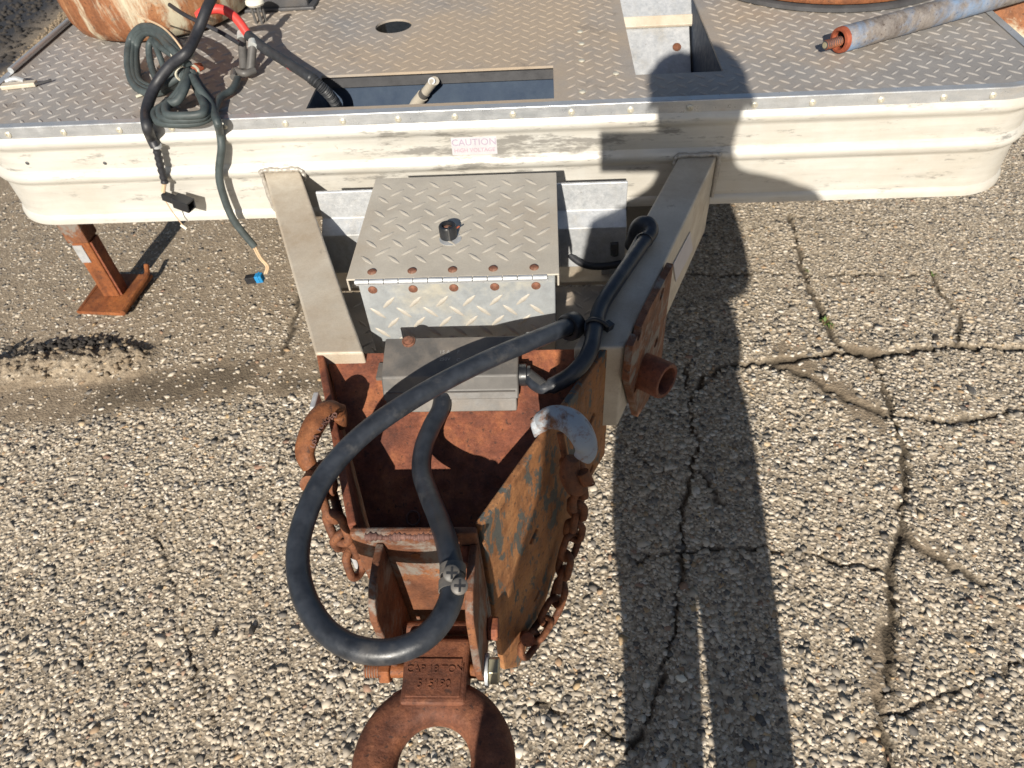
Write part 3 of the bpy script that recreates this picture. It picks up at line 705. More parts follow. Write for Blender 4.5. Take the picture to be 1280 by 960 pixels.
# outrigger jack
q = AZ(148, 371, 0); JX, JY = q.x, q.y
J = thing('outrigger_jack', 'rusty square stabiliser leg standing on its flat foot pad', 'jack', (JX, JY, 0))
MB().box(JX-.028, JX+.028, JY-.028, JY+.028, .024, .30).build('leg', 'rust_orange', J, False, .004)
MB().box(JX-.034, JX+.034, JY-.034, JY+.034, .245, .325).build('sleeve', 'rust_grey', J, False, .004)
MB().box(JX-.026, JX+.004, JY-.0315, JY-.0285, .17, .235).build('paint_patch', 'galv', J)
MB().box(JX+.029, JX+.036, JY-.022, JY+.022, .026, .24).build('side_channel', 'rust_inner', J)
p4 = [(JX-.085, JY-.10), (JX+.075, JY-.115), (JX+.095, JY+.09), (JX-.075, JY+.10)]
MB().prism([(x, y, .012) for x, y in p4], (0, 0, .012)).build('foot_pad', 'rust_orange', J, False, .002)
MB().tube([(JX+.075, JY-.115, .026), (JX+.080, JY-.02, .030), (JX+.092, JY+.06, .038), (JX+.085, JY+.10, .055)], .009, 8).build('pad_rim', 'rust_orange', J, True)
MB().tube([(JX-.085, JY-.10, .020), (JX-.075, JY+.10, .022)], .007, 8, 1).build('pad_rim', 'rust_orange', J, True)
MB().box(JX-.040, -.42, JY-.032, JY+.032, .326, .385).build('arm', 'rust_grey', J, False, .004)
MB().box(-.50, -.42, JY-.030, JY+.030, .386, .62).build('hanger', 'rust_grey', J, False, .004)

# ================================================================= TOOL BOX
LZ = .865
A_, B_, C_, D_ = AZ(434, 349, LZ), AZ(698, 346, LZ), AZ(697, 217, LZ), AZ(472, 221, LZ)
bx0, bx1, by0, by1 = -.1748, .1338, .6025, .880
TBX = thing('tool_box', 'diamond plate aluminium box with piano hinge and rusted rivets', 'box', ((bx0+bx1)/2, (by0+by1)/2, FZ))
lid = MB().box(bx0, bx1, by0+.004, by1, LZ-.003, LZ).box(bx0, bx0+.003, by0+.004, by1, LZ-.022, LZ-.0032).box(bx1-.003, bx1, by0+.004, by1, LZ-.022, LZ-.0032).box(bx0+.0032, bx1-.0032, by1-.003, by1, LZ-.022, LZ-.0032).build('lid', 'box_alu', TBX, False, .0018)
bd0, bd1, bf = bx0+.014, bx1-.006, by0+.009
body = MB().box(bd0, bd1, bf, by1-.012, FZ+.007, LZ-.0035).build('body', 'box_face', TBX, False, .002)
LUGB = lug_mesh('box_lug'); wlid = bx1-bx0-.036; hl = by1-by0-.055
for x, y, a in lug_spots(wlid, hl, .0285, (.006, .01)):
    share('tread_lug', LUGB, Matrix.Translation((bx0+.018+x, by0+.038+y, LZ+.0001)) @ Matrix.Rotation(a, 4, 'Z') @ Matrix.Diagonal((1.12, 1.1, 1, 1)), lid)
for x, z, a in lug_spots(bd1-bd0-.03, .200, .0285, (.004, .0)):
    share('tread_lug', LUGB, frame((bd0+.015+x, bf-.0001, FZ+.022+z), (0, -1, 0), (1, 0, 0)) @ Matrix.Rotation(a, 4, 'Z') @ Matrix.Diagonal((1.12, 1.1, 1, 1)), body)
RR = proto(MB().lathe(rivet_geo(.0068, .003), I4, 14), 'rivet_rust', True)
for k in range(5):
    x = bx0+.036+k*(bx1-bx0-.072)/4
    share('rivet', RR, Matrix.Translation((x, by0+.020, LZ+.0001)), lid)
    share('rivet', RR, frame((x+.001*(k-2), bf-.0001, LZ-.024), (0, -1, 0)), body)
hin = MB().box(bx0+.012, bx1-.016, by0+.0065, by0+.0088, LZ-.014, LZ-.0045).build('hinge', 'galv', TBX)
nk = 13; hw = (bx1-bx0-.030)/nk
for k in range(nk):
    xa = bx0+.013+k*hw
    MB().tube([(xa+.0006, by0+.001, LZ-.003), (xa+hw-.0006, by0+.001, LZ-.003)], .0042, 10, 1).build('knuckle', 'galv', hin, True)
q = AZ(561, 296, LZ)
kn = MB().lathe([(.013, .0005), (.0135, .003), (.0135, .019), (.012, .0215), (.0085, .0215), (.0075, .012), (0, .012)], Matrix.Translation((q.x, q.y, LZ)), 22).build('knob', 'black_plastic', lid, True)
MB().lathe([(0, .012), (.0068, .0125), (.0068, .017), (.004, .019), (0, .019)], Matrix.Translation((q.x, q.y, LZ)), 10).build('bolt', 'rivet_rust', kn, True)
MB().box(-.0012, .0012, -.0142, -.006, .001, .0225, Matrix.Translation((q.x+.003, q.y, LZ))).build('slot', 'old_rubber', kn)
MB().lathe([(0, 0), (.017, .0003), (.017, .0008), (0, .0009)], Matrix.Translation((q.x+.003, q.y-.006, LZ)), 18).build('washer', 'galv', lid, True)
MB().tube([(q.x+.010, q.y+.002, LZ+.012), (q.x+.018, q.y+.004, LZ+.016)], .0013, 6, 1).build('wire_end', 'copper_rust', kn)

# ================================================================= TOW BRACKET (rusty weldment at the end of the tongue)
BR = thing('tow_bracket', 'rusty steel V shaped tow bracket at the tip of the tongue', 'bracket', (-.01, .38, .47))
PZ = .785; TH = .010
FL, FR = Vector((-.119, .236)), Vector((.031, .234)); RL, RR_ = Vector((-.228, .548)), Vector((.2085, .548))
def vplate(a, b, th, side, zt0, zt1, zb0, zb1):
    """vertical plate along a->b, thickness th to the given side"""
    d = (b-a).normalized(); nn = Vector((-d.y, d.x))*side*th
    return MB().prism([(a.x, a.y, zb0), (a.x, a.y, zt0), (b.x, b.y, zt1), (b.x, b.y, zb1)], (nn.x, nn.y, 0))
# cut the corners so that plates butt, not overlap
dR = (RR_-FR).normalized(); dL = (RL-FL).normalized()
sl = vplate(FL+dL*.0105, RL, TH, -1, PZ, PZ, .455, .51).build('side_plate', 'rust_inner', BR, False, .0022)
a_ = FR+dR*.0105; nn_ = Vector((-dR.y, dR.x))*TH
def onR(t_, z): q = a_+(RR_-a_)*t_; return (q.x, q.y, z)
sr = MB().prism([onR(0, PZ), onR(1, PZ), onR(1, .52), onR(.86, .515), onR(.66, .468), onR(.47, .385), onR(.27, .305), onR(.11, .278), onR(0, .352)], (nn_.x, nn_.y, 0)).build('side_plate', 'rust_painted', BR)
tag(sr, 'side plate with flaking dark paint and square holes')
nR = Vector((dR.y, -dR.x)); NR3 = (nR.x, nR.y, 0); cR = nR.dot(FR)
holes = []
for a, b, s_ in ((740, 525, .011), (739, 588, .010), (668, 671, .012), (672, 745, .010)):
    q = AP(a, b, NR3, cR); holes.append(MB().box(-s_*.7, s_*.7, -s_, s_, -.03, .03, frame(q, NR3, (0, 0, 1)) @ Matrix.Rotation(.5, 4, 'Z')))
cut(sr, holes); sr.data.materials.clear(); sr.data.materials.append(MATS['rust_painted'])
b_ = sr.modifiers.new('bevel', 'BEVEL'); b_.width = .002; b_.segments = 2; b_.limit_method = 'ANGLE'
fpm = MB().box(FL.x, FR.x, .234, .234+TH, .52, PZ).build('front_plate', 'rust_grey', BR, False, .003)
# sloping floor
DF = .145
def inset(pnt, k): return pnt
fl_poly = [(FL.x+.0125, .2455, PZ-DF), (FR.x-.0125, .2455, PZ-DF), (RR_.x-.0135, .547, PZ-.012), (RL.x+.0135, .547, PZ-.012)]
rf = MB().prism(fl_poly, (0, 0, -.008)).build('sloping_floor', 'rust_inner', BR)
q = AP(517, 650, (0, -(DF-.012)/.3015, 1), PZ-DF-.2455*(DF-.012)/.3015)
MB().tube([q+Vector((.009*math.cos(k*.785), .009*math.sin(k*.785), .0045+.009*math.sin(k*.785)*.4)) for k in range(8)], .0016, 6, 4, True).build('ring', 'rust_edge', rf, True)
# weld along the front plate top
mb = MB().tube([(-.100+.012*k, .2330, PZ-.005+.0012*math.sin(k*2.1)) for k in range(10)], lambda u: .0042+.0008*math.sin(u*120)+.0011*math.sin(u*23), 10, 14)
mb.build('weld_bead', 'rust_edge', fpm, True)
MB().lathe([(.006, 0), (.006, .0008), (.004, .001), (0, .0004)], frame((-.048, .2338, .735), (0, -1, 0)), 12).build('plug_weld', 'rust_bright', fpm, True)
# ears
def ear(x0, x1, pts, mat, nm='ear'):
    return MB().prism([(x0, y, z) for y, z in pts], (x1-x0, 0, 0)).build(nm, mat, BR, False, .002)
earL = ear(-.0905, -.0815, [(.2335, .766), (.205, .770), (.180, .768), (.160, .757), (.150, .735), (.148, .655), (.152, .570), (.2335, .545)], 'rust_grey')
earR = ear(.0205, .0300, [(.2335, .762), (.20, .770), (.170, .770), (.152, .760), (.144, .742), (.130, .630), (.138, .588), (.2335, .555)], 'rust_grey')
MB().box(.0102, .0204, .21, .2335, .60, .76).build('gusset', 'rust_inner', BR, False, .002)
MB().box(-.0812, .0202, .175, .2335, .533, .541).build('added_gap_plate', 'rust_inner', BR)  # added plate between the ears, keeps the gap behind the shank dark
# small bolted tab on the left tube end
MB().box(-.222, -.214, .452, .482, .72, .762).build('clip', 'galv', BR, False, .002)

# ================================================================= TOW RING
RC = AZ(541, 952, .600); RO, RI = .0965, .0435
TR = thing('tow_ring', 'heavy rusty cast lunette ring bolted to the tow bracket', 'tow ring', (RC.x, RC.y+.06, .57))
mb = MB(); n1, n2 = 64, 20; vs_ = []
for i in range(n1):
    a = 2*math.pi*i/n1
    for j in range(n2):
        b = 2*math.pi*j/n2; ra = (RO-RI)/2; rb = .024
        cc = math.copysign(abs(math.cos(b))**.8, math.cos(b)); ss = math.copysign(abs(math.sin(b))**.8, math.sin(b))
        r_ = (RO+RI)/2+ra*cc; vs_.append((RC.x+r_*math.cos(a), RC.y+r_*math.sin(a), .590+rb*ss))
fs = [(i*n2+j, ((i+1) % n1)*n2+j, ((i+1) % n1)*n2+(j+1) % n2, i*n2+(j+1) % n2) for i in range(n1) for j in range(n2)]
mb.add(vs_, fs); mb.build('eye', 'rust_ring', TR, True)
sh = MB().prism([(-.0715, RC.y+.058, .572), (.0105, RC.y+.058, .572), (.0095, RC.y+.085, .572), (.0115, .183, .572), (-.0745, .183, .572), (-.0705, RC.y+.085, .572)], (0, 0, .046)).build('shank', 'rust_ring', TR, False, .006, 3)
cx_ = -.031
MB().prism([(cx_-.033, .108, .6181), (cx_+.034, .108, .6181), (cx_+.034, .155, .6181), (cx_-.033, .155, .6181)], (0, 0, .0016)).build('name_panel', 'rust_ring', sh, False, .0014)
put_text('CAP 18 TON', frame((cx_+.001, .1405, .6199), (0, 0, 1), (1, 0, 0)), .0128, 'rust_ring', sh, .0009)
put_text('515190', frame((cx_+.001, .1225, .6199), (0, 0, 1), (1, 0, 0)), .0140, 'rust_ring', sh, .0009)
# fillets from shank to ring
for sx in (-1, 1):
    xs = cx_+sx*.040
    MB().prism([(xs-sx*.012, RC.y+.09, .575), (xs+sx*.012, RC.y+.076, .575), (xs+sx*.024, RC.y+.055, .575), (xs-sx*.012, RC.y+.05, .575)], (0, 0, .034)).build('fillet', 'rust_ring', TR, False, .008, 3)
bt = MB().tube([(-.125, .150, .594), (.040, .150, .594)], .0098, 16, 1).build('bolt', 'rust_orange', TR, True)
for k in range(9): MB().tube([(-.1245+.0034*k, .150, .594), (-.1235+.0034*k, .150, .594)], .0106, 16, 1).build('thread', 'rust_grey', bt, True)
def hexn(cen, d, r, h, mat, parent, nm): return MB().lathe([(r*.9, 0), (r, .001), (r, h-.001), (r*.88, h)], frame(cen, d), 6).build(nm, mat, parent, False, .0008)
MB().lathe([(.011, 0), (.021, 0), (.021, .004), (.011, .004)], frame((.0305, .150, .594), (1, 0, 0)), 22).build('washer', 'galv', TR, True)
hexn((.0348, .150, .594), (1, 0, 0), .0175, .013, 'zinc_yellow', TR, 'bolt_head')
hexn((-.0908, .150, .594), (-1, 0, 0), .017, .014, 'rust_orange', TR, 'nut')
bt2 = MB().tube([(-.10, .205, .594), (.044, .205, .594)], .0095, 14, 1).build('bolt', 'rust_ring', TR, True)
hexn((.0305, .205, .594), (1, 0, 0), .0165, .014, 'rust_inner', TR, 'nut')

# ================================================================= SAFETY CHAINS WITH HOOKS
def link_mesh(L, Wd, r):
    pts = []; h = L/2-Wd/2
    for k in range(8): a = -math.pi/2+math.pi*k/7; pts.append((h+Wd/2*math.cos(a), Wd/2*math.sin(a), 0))
    for k in range(8): a = math.pi/2+math.pi*k/7; pts.append((-h+Wd/2*math.cos(a), Wd/2*math.sin(a), 0))
    return proto(MB().tube(pts, r, 10, 2, True), 'rust_chain', True)
CL = link_mesh(.047, .0245, .0058)
def chain(th, pts, nm='chain_link', pitch=.0345):
    P_ = smooth_path(pts, 30); L = [0]
    for a, b in zip(P_[:-1], P_[1:]): L.append(L[-1]+(b-a).length)
    n = int(L[-1]/pitch); k = 0
    for i in range(n+1):
        s_ = i*pitch
        while k < len(L)-2 and L[k+1] < s_: k += 1
        q = P_[k]+(P_[k+1]-P_[k])*((s_-L[k])/max(1e-9, L[k+1]-L[k])); T_ = (P_[min(k+3, len(P_)-1)]-P_[max(k-3, 0)]).normalized()
        M = frame(q, T_, (0, 0, 1) if abs(T_.z) < .95 else (0, 1, 0)); roll = (math.pi/2 if i % 2 else 0)+random.uniform(-.25, .25)+.55
        share(nm, CL, M @ Matrix.Rotation(roll, 4, 'Z') @ Matrix.Rotation(-math.pi/2, 4, 'Y'), th)
# right side: galvanised hook
CHR = thing('safety_chain', 'rusty safety chain on pale galvanised hook over the painted bracket side', 'chain', (.15, .36, .70), 'safety chains on the tow bracket')
hp = [AZ(676, 541, .775), AZ(677, 527, .797), AZ(693, 521, .812), AZ(713, 527, .815), AZ(727, 543, .808), AZ(733, 561, .795), AZ(727, 574, .780)]
hk = MB().tube(hp, lambda u: ((.0045+.0075*math.sin(math.pi*min(1, .10+u*.9))), (.0085+.0100*math.sin(math.pi*min(1, .10+u*.82)))), 16, 8, up=(.25, -.15, 1)).build('hook', 'galv_rust', CHR, True)
sh_ = [AZ(716, 573, .775), AZ(712, 590, .755), AZ(718, 606, .735), AZ(728, 612, .725)]
MB().tube(sh_, lambda u: .009+.005*math.sin(math.pi*u), 12).build('hook_shank', 'rust_chain', CHR, True)
MB().tube([AZ(700, 541, .790), AZ(703, 556, .775), AZ(706, 571, .760)], .0045, 10).build('latch', 'rust_bright', CHR, True)
MB().tube([AZ(728, 590, .76), AZ(735, 604, .745)], .0085, 12, 1).build('clevis_pin', 'rust_bright', CHR, True)
MB().tube([AZ(737, 604, .745)+Vector((.006*math.cos(k*.8), 0, .006*math.sin(k*.8))) for k in range(8)], .0012, 6, 3, True).build('cotter_ring', 'rust_chain', CHR, True)
off = .024
chain(CHR, [AP(716, 585, NR3, cR+off+.010), AP(722, 625, NR3, cR+off+.008), AP(717, 668, NR3, cR+off), AP(706, 705, NR3, cR+off), AP(698, 745, NR3, cR+off), AP(680, 780, NR3, cR+off-.004), AP(660, 808, NR3, cR+off-.006)])
MB().tube([AP(655, 795, NR3, cR-.010), AP(660, 800, NR3, cR+.040)], .010, 14, 1).build('anchor_pin', 'rust_inner', CHR, True)
# left side: rusty forged hook
CHL = thing('safety_chain', 'rusty safety chain on brown forged hook with raised letters', 'chain', (-.19, .37, .70), 'safety chains on the tow bracket')
hp = [AZ(426, 531, .768), AZ(423, 516, .792), AZ(410, 512, .808), AZ(396, 526, .810), AZ(386, 546, .804), AZ(381, 567, .795), AZ(388, 585, .780)]
hk = MB().tube(hp, lambda u: ((.0085+.0045*math.sin(math.pi*min(1, u*1.02))), (.0075+.0085*math.sin(math.pi*min(1, .1+u*.8)))), 16, 8, up=(-.35, -.1, 1)).build('hook', 'rust_bright', CHL, True)
q0, q1 = AZ(417, 518, .8185), AZ(392, 555, .8140)
for k, ch_ in enumerate('USA FORGED'):
    if ch_ == ' ': continue
    u = k/9; q = q0+(q1-q0)*(1-u); q = AZ(*[a+b for a, b in zip((419-27*(1-u)-5*math.sin(math.pi*u), 519+38*(1-u)-3*math.sin(math.pi*u)), (0, 0))], .8165-.004*(1-u))
    put_text(ch_, frame(q, (.1, -.3, 1), (q0-q1)), .0092, 'rust_edge', CHL, .0016)
MB().tube([AZ(392, 585, .77), AZ(400, 598, .755), AZ(402, 612, .74)], lambda u: .012-.003*u, 12).build('hook_shank', 'rust_chain', CHL, True)
nL = Vector((-dL.y, dL.x)); nL = nL if nL.x < 0 else -nL; NL3 = (nL.x, nL.y, 0); cL = nL.dot(FL)
chain(CHL, [AP(405, 600, NL3, cL+.022), AP(413, 630, NL3, cL+.020), AP(423, 662, NL3, cL+.018), AP(436, 685, NL3, cL+.018), AP(446, 712, NL3, cL+.018)])
MB().tube([AP(392, 592, NL3, cL+.034), AP(385, 605, NL3, cL+.034)], .010, 12, 1).build('clevis_pin', 'rust_bright', CHL, True)
MB().tube([AP(429, 672, NL3, cL+.018), AP(437, 678, NL3, cL+.016)], .0062, 10, 1).build('bushing', 'cap_white', CHL, True)
MB().tube([AP(440, 690, NL3, cL+.020), AP(447, 708, NL3, cL+.020)], .0045, 10, 1).build('quick_link', 'galv', CHL, True)

# ================================================================= JUNCTION BOX on the sloping floor
JB = thing('junction_box', 'grey black plastic junction box with one rusty screw on the bracket', 'junction box', (-.01, .46, .77))
def jb(a, b, z): return AZ(a, b, z)
jl, jr = -.103, .079
sec = [(.412, .772), (.412, .797), (.410, .799), (.410, .822), (.432, .841), (.512, .850), (.514, .772)]
SLF = (DF-.012)/.3015
def J1(b, z): return (AZ(560, b, z).y, z)
fb = AP(560, 516, (0, -SLF, 1), PZ-DF-.2455*SLF); rt, mt_, lp = J1(421, .803), J1(470, .787), J1(487, .768)
jl, jr = AZ(479, 470, .787).x, AZ(645, 470, .787).x
mid = ((fb.y+lp[0])/2+.002, (fb.z+lp[1])/2+.002)
base = MB().prism([(jl, y, z) for y, z in [(fb.y, fb.z+.001), (mid[0]+.001, mid[1]), (rt[0]-.002, rt[1]-.022), (rt[0]-.004, rt[1]-.030)]], (jr-jl, 0, 0)).build('base', 'jbox_plastic', JB, False, .002)
lidj = MB().prism([(jl-.003, y, z) for y, z in [(mid[0]-.003, mid[1]+.0005), lp, mt_, rt, (rt[0]+.001, rt[1]-.0215)]], (jr-jl+.006, 0, 0)).build('cover', 'jbox_plastic', JB, False, .0025, 3)
JS = (rt[1]-mt_[1])/(rt[0]-mt_[0]); JK = mt_[1]-mt_[0]*JS
MB().box(jl+.002, jr-.002, lp[0]-.0028, lp[0]-.0012, lp[1]-.004, lp[1]-.002).build('seam_ridge', 'jbox_plastic', JB)
q = AP(511, 427, (0, -JS, 1), JK)
MB().lathe([(.0098, -.001), (.0098, .002), (.0085, .0028), (.0072, .0022), (.0072, .004), (.004, .005), (0, .005)], frame(q, (0, -.13, 1)), 16).build('screw', 'rivet_rust', JB, True)
for k, (s_, sz, dx, dy) in enumerate((('15 A', .008, 556, 440), ('250V', .0075, 556, 449), ('F', .008, 573, 440), ('C', .008, 573, 450))):
    q = AP(dx, dy, (0, -JS, 1), JK+.0004); put_text(s_, frame(q, (0, -.13, 1), (1, 0, 0)), sz, 'jbox_print', JB, .0002)
MB().lathe([(.016, 0), (.016, .010), (.0135, .012), (.0135, .016)], frame((jr+.0032, lp[0]+.026, .768), (1, 0, 0)), 16).build('gland', 'black_plastic', JB, True)
MB().box(jl-.016, jl-.0035, .50, .53, .764, .770).build('mount_tab', 'jbox_plastic', JB)

# ================================================================= HOSES
HS = thing('hose', 'thick black rubber hose looping out over the tow ring', 'hose', (-.1, .3, .6))
hp = [AZ(716, 405, .792), AZ(700, 412, .808), AZ(668, 425, .822), AZ(620, 445, .838), (AZ(560, 474, .850)), AZ(500, 509, .854), AZ(450, 546, .850), AZ(408, 592, .844), AZ(382, 645, .836), AZ(372, 695, .828), AZ(380, 745, .822), AZ(405, 786, .818), AZ(440, 809, .816),
      AZ(482, 815, .816), AZ(520, 804, .818), AZ(548, 780, .820), AZ(564, 748, .820), AZ(566, 718, .818), AZ(560, 685, .808), AZ(551, 655, .788), AZ(536, 618, .770), AZ(527, 588, .760), AZ(530, 558, .755), AZ(540, 532, .752), AZ(551, 510, .752), AZ(552, 508, .752)+Vector((0, .035, .004))]
hs = MB().tube(hp, .0128, 20, 8).build('hose_body', 'hose_rubber', HS, True)
q = AZ(714, 408, .795); d = (Vector(hp[0])-Vector(hp[2])).normalized()
MB().lathe([(.0128, -.010), (.019, -.010), (.0205, -.007), (.0205, .009), (.0185, .012), (.0128, .012), (.0128, -.010)], frame(q, d), 28, False).build('grommet', 'black_plastic', HS, True)
for (a, b, z), (sa, sb, sz) in (((566, 714, .818), (564, 717, .834)), ((565, 733, .819), (574, 733, .834))):
    c0 = AZ(a, b, z); T_ = (AZ(a, b+8, z)-AZ(a, b-8, z)).normalized()
    cl = MB().lathe([(.0131, -.0055), (.0142, -.0055), (.0142, .0055), (.0131, .0055), (.0131, -.0055)], frame(c0, T_), 24, False).build('clamp', 'jbox_plastic', HS, True)
    sc = AZ(sa, sb, sz); sd = (Vector(CAM)-sc).normalized()+Vector((.15, 0, .2))
    scw = MB().lathe([(.0075, -.010), (.0088, 0), (.0088, .003), (.007, .0046), (0, .005)], frame(sc, sd), 18).build('screw', 'jbox_plastic', cl, True)
    M = frame(sc, sd, (1, 0, 0))
    MB().box(-.0058, .0058, -.0011, .0011, .0035, .0056, M).box(-.0011, .0011, -.0058, .0058, .0034, .0057, M).build('cross_slot', 'black_plastic', cl)
H2 = thing('conduit', 'black conduit tied to the right tongue tube and hooking over its top', 'conduit', (.2, .62, .79))
hp = [Vector((jr+.012, lp[0]+.026, .768)), AZ(676, 485, .771), AZ(702, 476, .780), AZ(724, 459, .795), AZ(738, 436, .806), AZ(744, 410, .805), AZ(751, 384, .804), AZ(767, 358, .804), AZ(784, 333, .804), AZ(802, 307, .804), AZ(814, 290, .807), AZ(811, 280, .812), AZ(802, 279, .808), AZ(795, 286, .79), AZ(792, 298, .765), AZ(789, 306, .73)]
MB().tube(hp, lambda u: .0085 if u < .10 else .0118, 16, 8).build('conduit_body', 'hose_rubber', H2, True)
MB().tube([Vector((jr+.015, lp[0]+.026, .768)), AZ(680, 484, .772)], .0098, 14, 1).build('sleeve', 'old_rubber', H2, True)
TZc = AZ(745, 405, .804); T_ = (AZ(748, 395, .804)-AZ(743, 415, .804)).normalized()
MB().lathe([(.0118, -.003), (.0142, -.003), (.0142, .003), (.0118, .003), (.0118, -.003)], frame(TZc, T_), 20, False).build('cable_tie', 'black_plastic', H2, True)
MB().tube([AZ(733, 402, .812), AZ(742, 399, .818), AZ(752, 402, .815), AZ(760, 408, .808)], (.003), 8).build('tie_strap', 'black_plastic', H2, True)
MB().box(-.007, .007, -.006, .006, -.005, .006, frame(AZ(760, 408, .801), (.2, 0, 1), (.7, .7, 0))).build('tie_head', 'black_plastic', H2, False, .001)
MB().box(-.006, .006, -.008, .010, -.006, .006, frame(AZ(735, 412, .798), (0, 0, 1), (1, 0, 0))).build('tie_block', 'black_plastic', H2, False, .001)
T_ = (AZ(806, 299, .804)-AZ(796, 315, .804)).normalized()
MB().lathe([(.0118, -.002), (.0138, -.002), (.0138, .002), (.0118, .002), (.0118, -.002)], frame(AZ(806, 300, .8045), T_), 18, False).build('cable_tie', 'black_plastic', H2, True)
MB().box(-.004, .004, -.007, .007, -.004, .004, frame(AZ(804, 303, .797), (0, 0, 1), (1, .4, 0))).build('tie_head', 'black_plastic', H2)

# ================================================================= THINGS ON THE DECK
# rusty round housing
HX, HY = -.80, 1.625
HB = thing('rusty_housing', 'large rounded rusty steel housing with faded cream paint on the deck', 'housing', (HX, HY, ZT))
pr_ = [(.02, .003), (.185, .003), (.205, .012), (.216, .035), (.220, .07), (.222, .42), (.205, .44), (.02, .445)]
MB().lathe(pr_, frame((HX, HY, ZT), (0, 0, 1)), 48).build('shell', 'rust_white', HB, True)
MB().lathe([(.2205, .20), (.227, .203), (.227, .222), (.2205, .225)], frame((HX, HY, ZT), (0, 0, 1)), 48, False).build('band', 'rust_orange', HB, True)
# dark fitting behind the white cap
DF_ = thing('winch_base', 'dark steel block fixed to the deck behind the white cap', 'block', (-.50, 1.66, ZT))
MB().box(-.585, -.445, 1.60, 1.80, ZT+.002, ZT+.10).build('block', 'dark_steel', DF_, False, .006)
MB().box(-.60, -.43, 1.59, 1.82, ZT+.0005, ZT+.008).build('foot', 'dark_steel', DF_, False, .002)
# white mushroom cap on legs
q = AZ(326, 27, ZT+.002); WC = thing('plastic_cap', 'small white plastic cap standing on thin legs on the deck', 'cap', q)
MB().lathe([(0, .052), (.014, .052), (.021, .047), (.022, .041), (.018, .036), (0, .036)], Matrix.Translation(q), 24).build('cap', 'cap_white', WC, True)
for k in range(4):
    a = k*1.57+.5; MB().tube([q+Vector((.012*math.cos(a), .012*math.sin(a), .038)), q+Vector((.011*math.cos(a), .011*math.sin(a), -.0015))], .0032, 8, 1).build('leg', 'terminal_grey', WC, True)
# rusty disc at the top right
c0 = Vector((.775, 1.722, ZT)); DK = thing('rusty_disc', 'wide rusty steel disc resting on a dark rim on the deck', 'disc', c0)
MB().lathe([(0, .014), (.292, .014), (.300, .017), (.302, .024), (.298, .036), (.28, .040), (0, .040)], Matrix.Translation(c0), 64).build('plate', 'rust_bright', DK, True)
MB().lathe([(.0, .0005), (.300, .0005), (.306, .003), (.306, .011), (.30, .0135), (0, .0135)], Matrix.Translation(c0), 64).build('rim', 'dark_steel', DK, True)
# blue and rusty pipe with threaded rod
A0 = AZ(1050, 50, ZT+.026); B0 = AZ(1222, 2, ZT+.030); d = (B0-A0).normalized(); B1 = A0+d*.55
PP = thing('steel_pipe', 'scuffed blue painted steel pipe lying on the deck with threaded rod end', 'pipe', A0)
MB().lathe([(.0165, .004), (.0215, 0), (.0235, .003), (.0235, .125), (.0225, .126), (.0225, .128), (.0235, .129), (.0235, .55), (.018, .55), (.018, .02), (.0165, .004)], frame(A0, d), 32, False).build('barrel', 'pipe_blue', PP, True)
MB().lathe([(.0225, -.003), (.0237, .001), (.0237, .006), (.016, .008), (.014, .002), (.017, -.004), (.0225, -.003)], frame(A0, d), 28, False).build('torn_rim', 'copper_rust', PP, True)
rod = MB().tube([A0-d*.035-Vector((0, 0, .002)), A0+d*.10], .0078, 14, 1).build('threaded_rod', 'dark_steel', PP, True)
for k in range(9): MB().lathe([(.0078, -.0012), (.0090, 0), (.0078, .0012)], frame(A0-d*(.033-.0042*k)-Vector((0, 0, .002)), d), 14, False).build('thread', 'rust_inner', rod, True)
MB().lathe([(0, -.0006), (.0055, -.0004), (.0055, .0008)], frame(A0-d*.0355-Vector((0, 0, .002)), d), 12, False).build('rod_tip', 'zinc_yellow', rod, True)
# rusty fender beyond the right deck edge
FN = thing('fender', 'orange rusted fender plate with pale lower edge beside the deck', 'fender', (1.2, 1.75, .66))
MB().box(1.052, 1.34, 1.50, 2.3, .872, .884).build('top', 'rust_orange', FN, False, .003)
MB().prism([(1.052, 1.499, .884), (1.34, 1.499, .884), (1.34, 1.44, .80), (1.052, 1.44, .80)], (0, .008, -.006)).build('front_slope', 'rust_white', FN, False, .002)
MB().box(1.332, 1.34, 1.508, 2.3, .66, .871).build('side', 'rust_orange', FN)
MB().box(1.044, 1.0515, 1.46, 2.3, .862, .90).build('edge_rail', 'strip_alu', FN)
# left deck edge rail, small latch
LR = thing('edge_rod', 'thin grey rod lying along the left edge of the deck', 'rod', (-1.0, 1.6, ZT))
MB().tube([(-1.026, 1.30, ZT+.008), (-1.026, 1.9, ZT+.008)], .0065, 10, 1).build('rod', 'strip_alu', LR, True)
q = AZ(18, 108, ZT+.004); LT = thing('latch', 'small dusty metal latch at the left edge of the deck', 'latch', q)
MB().box(-.025, .045, -.008, .010, -.003, .006, Matrix.Translation(q) @ Matrix.Rotation(.15, 4, 'Z')).build('plate', 'tube_alu', LT, False, .002)
MB().tube([q+Vector((-.02, .012, .006)), q+Vector((.0, .014, .010)), q+Vector((.02, .010, .006))], .005, 8).build('handle', 'galv', LT, True)
MB().tube([q+Vector((.046, .0, .002)), q+Vector((.07, .022, .001))], .0025, 6, 1).build('pin', 'dark_steel', LT, True)

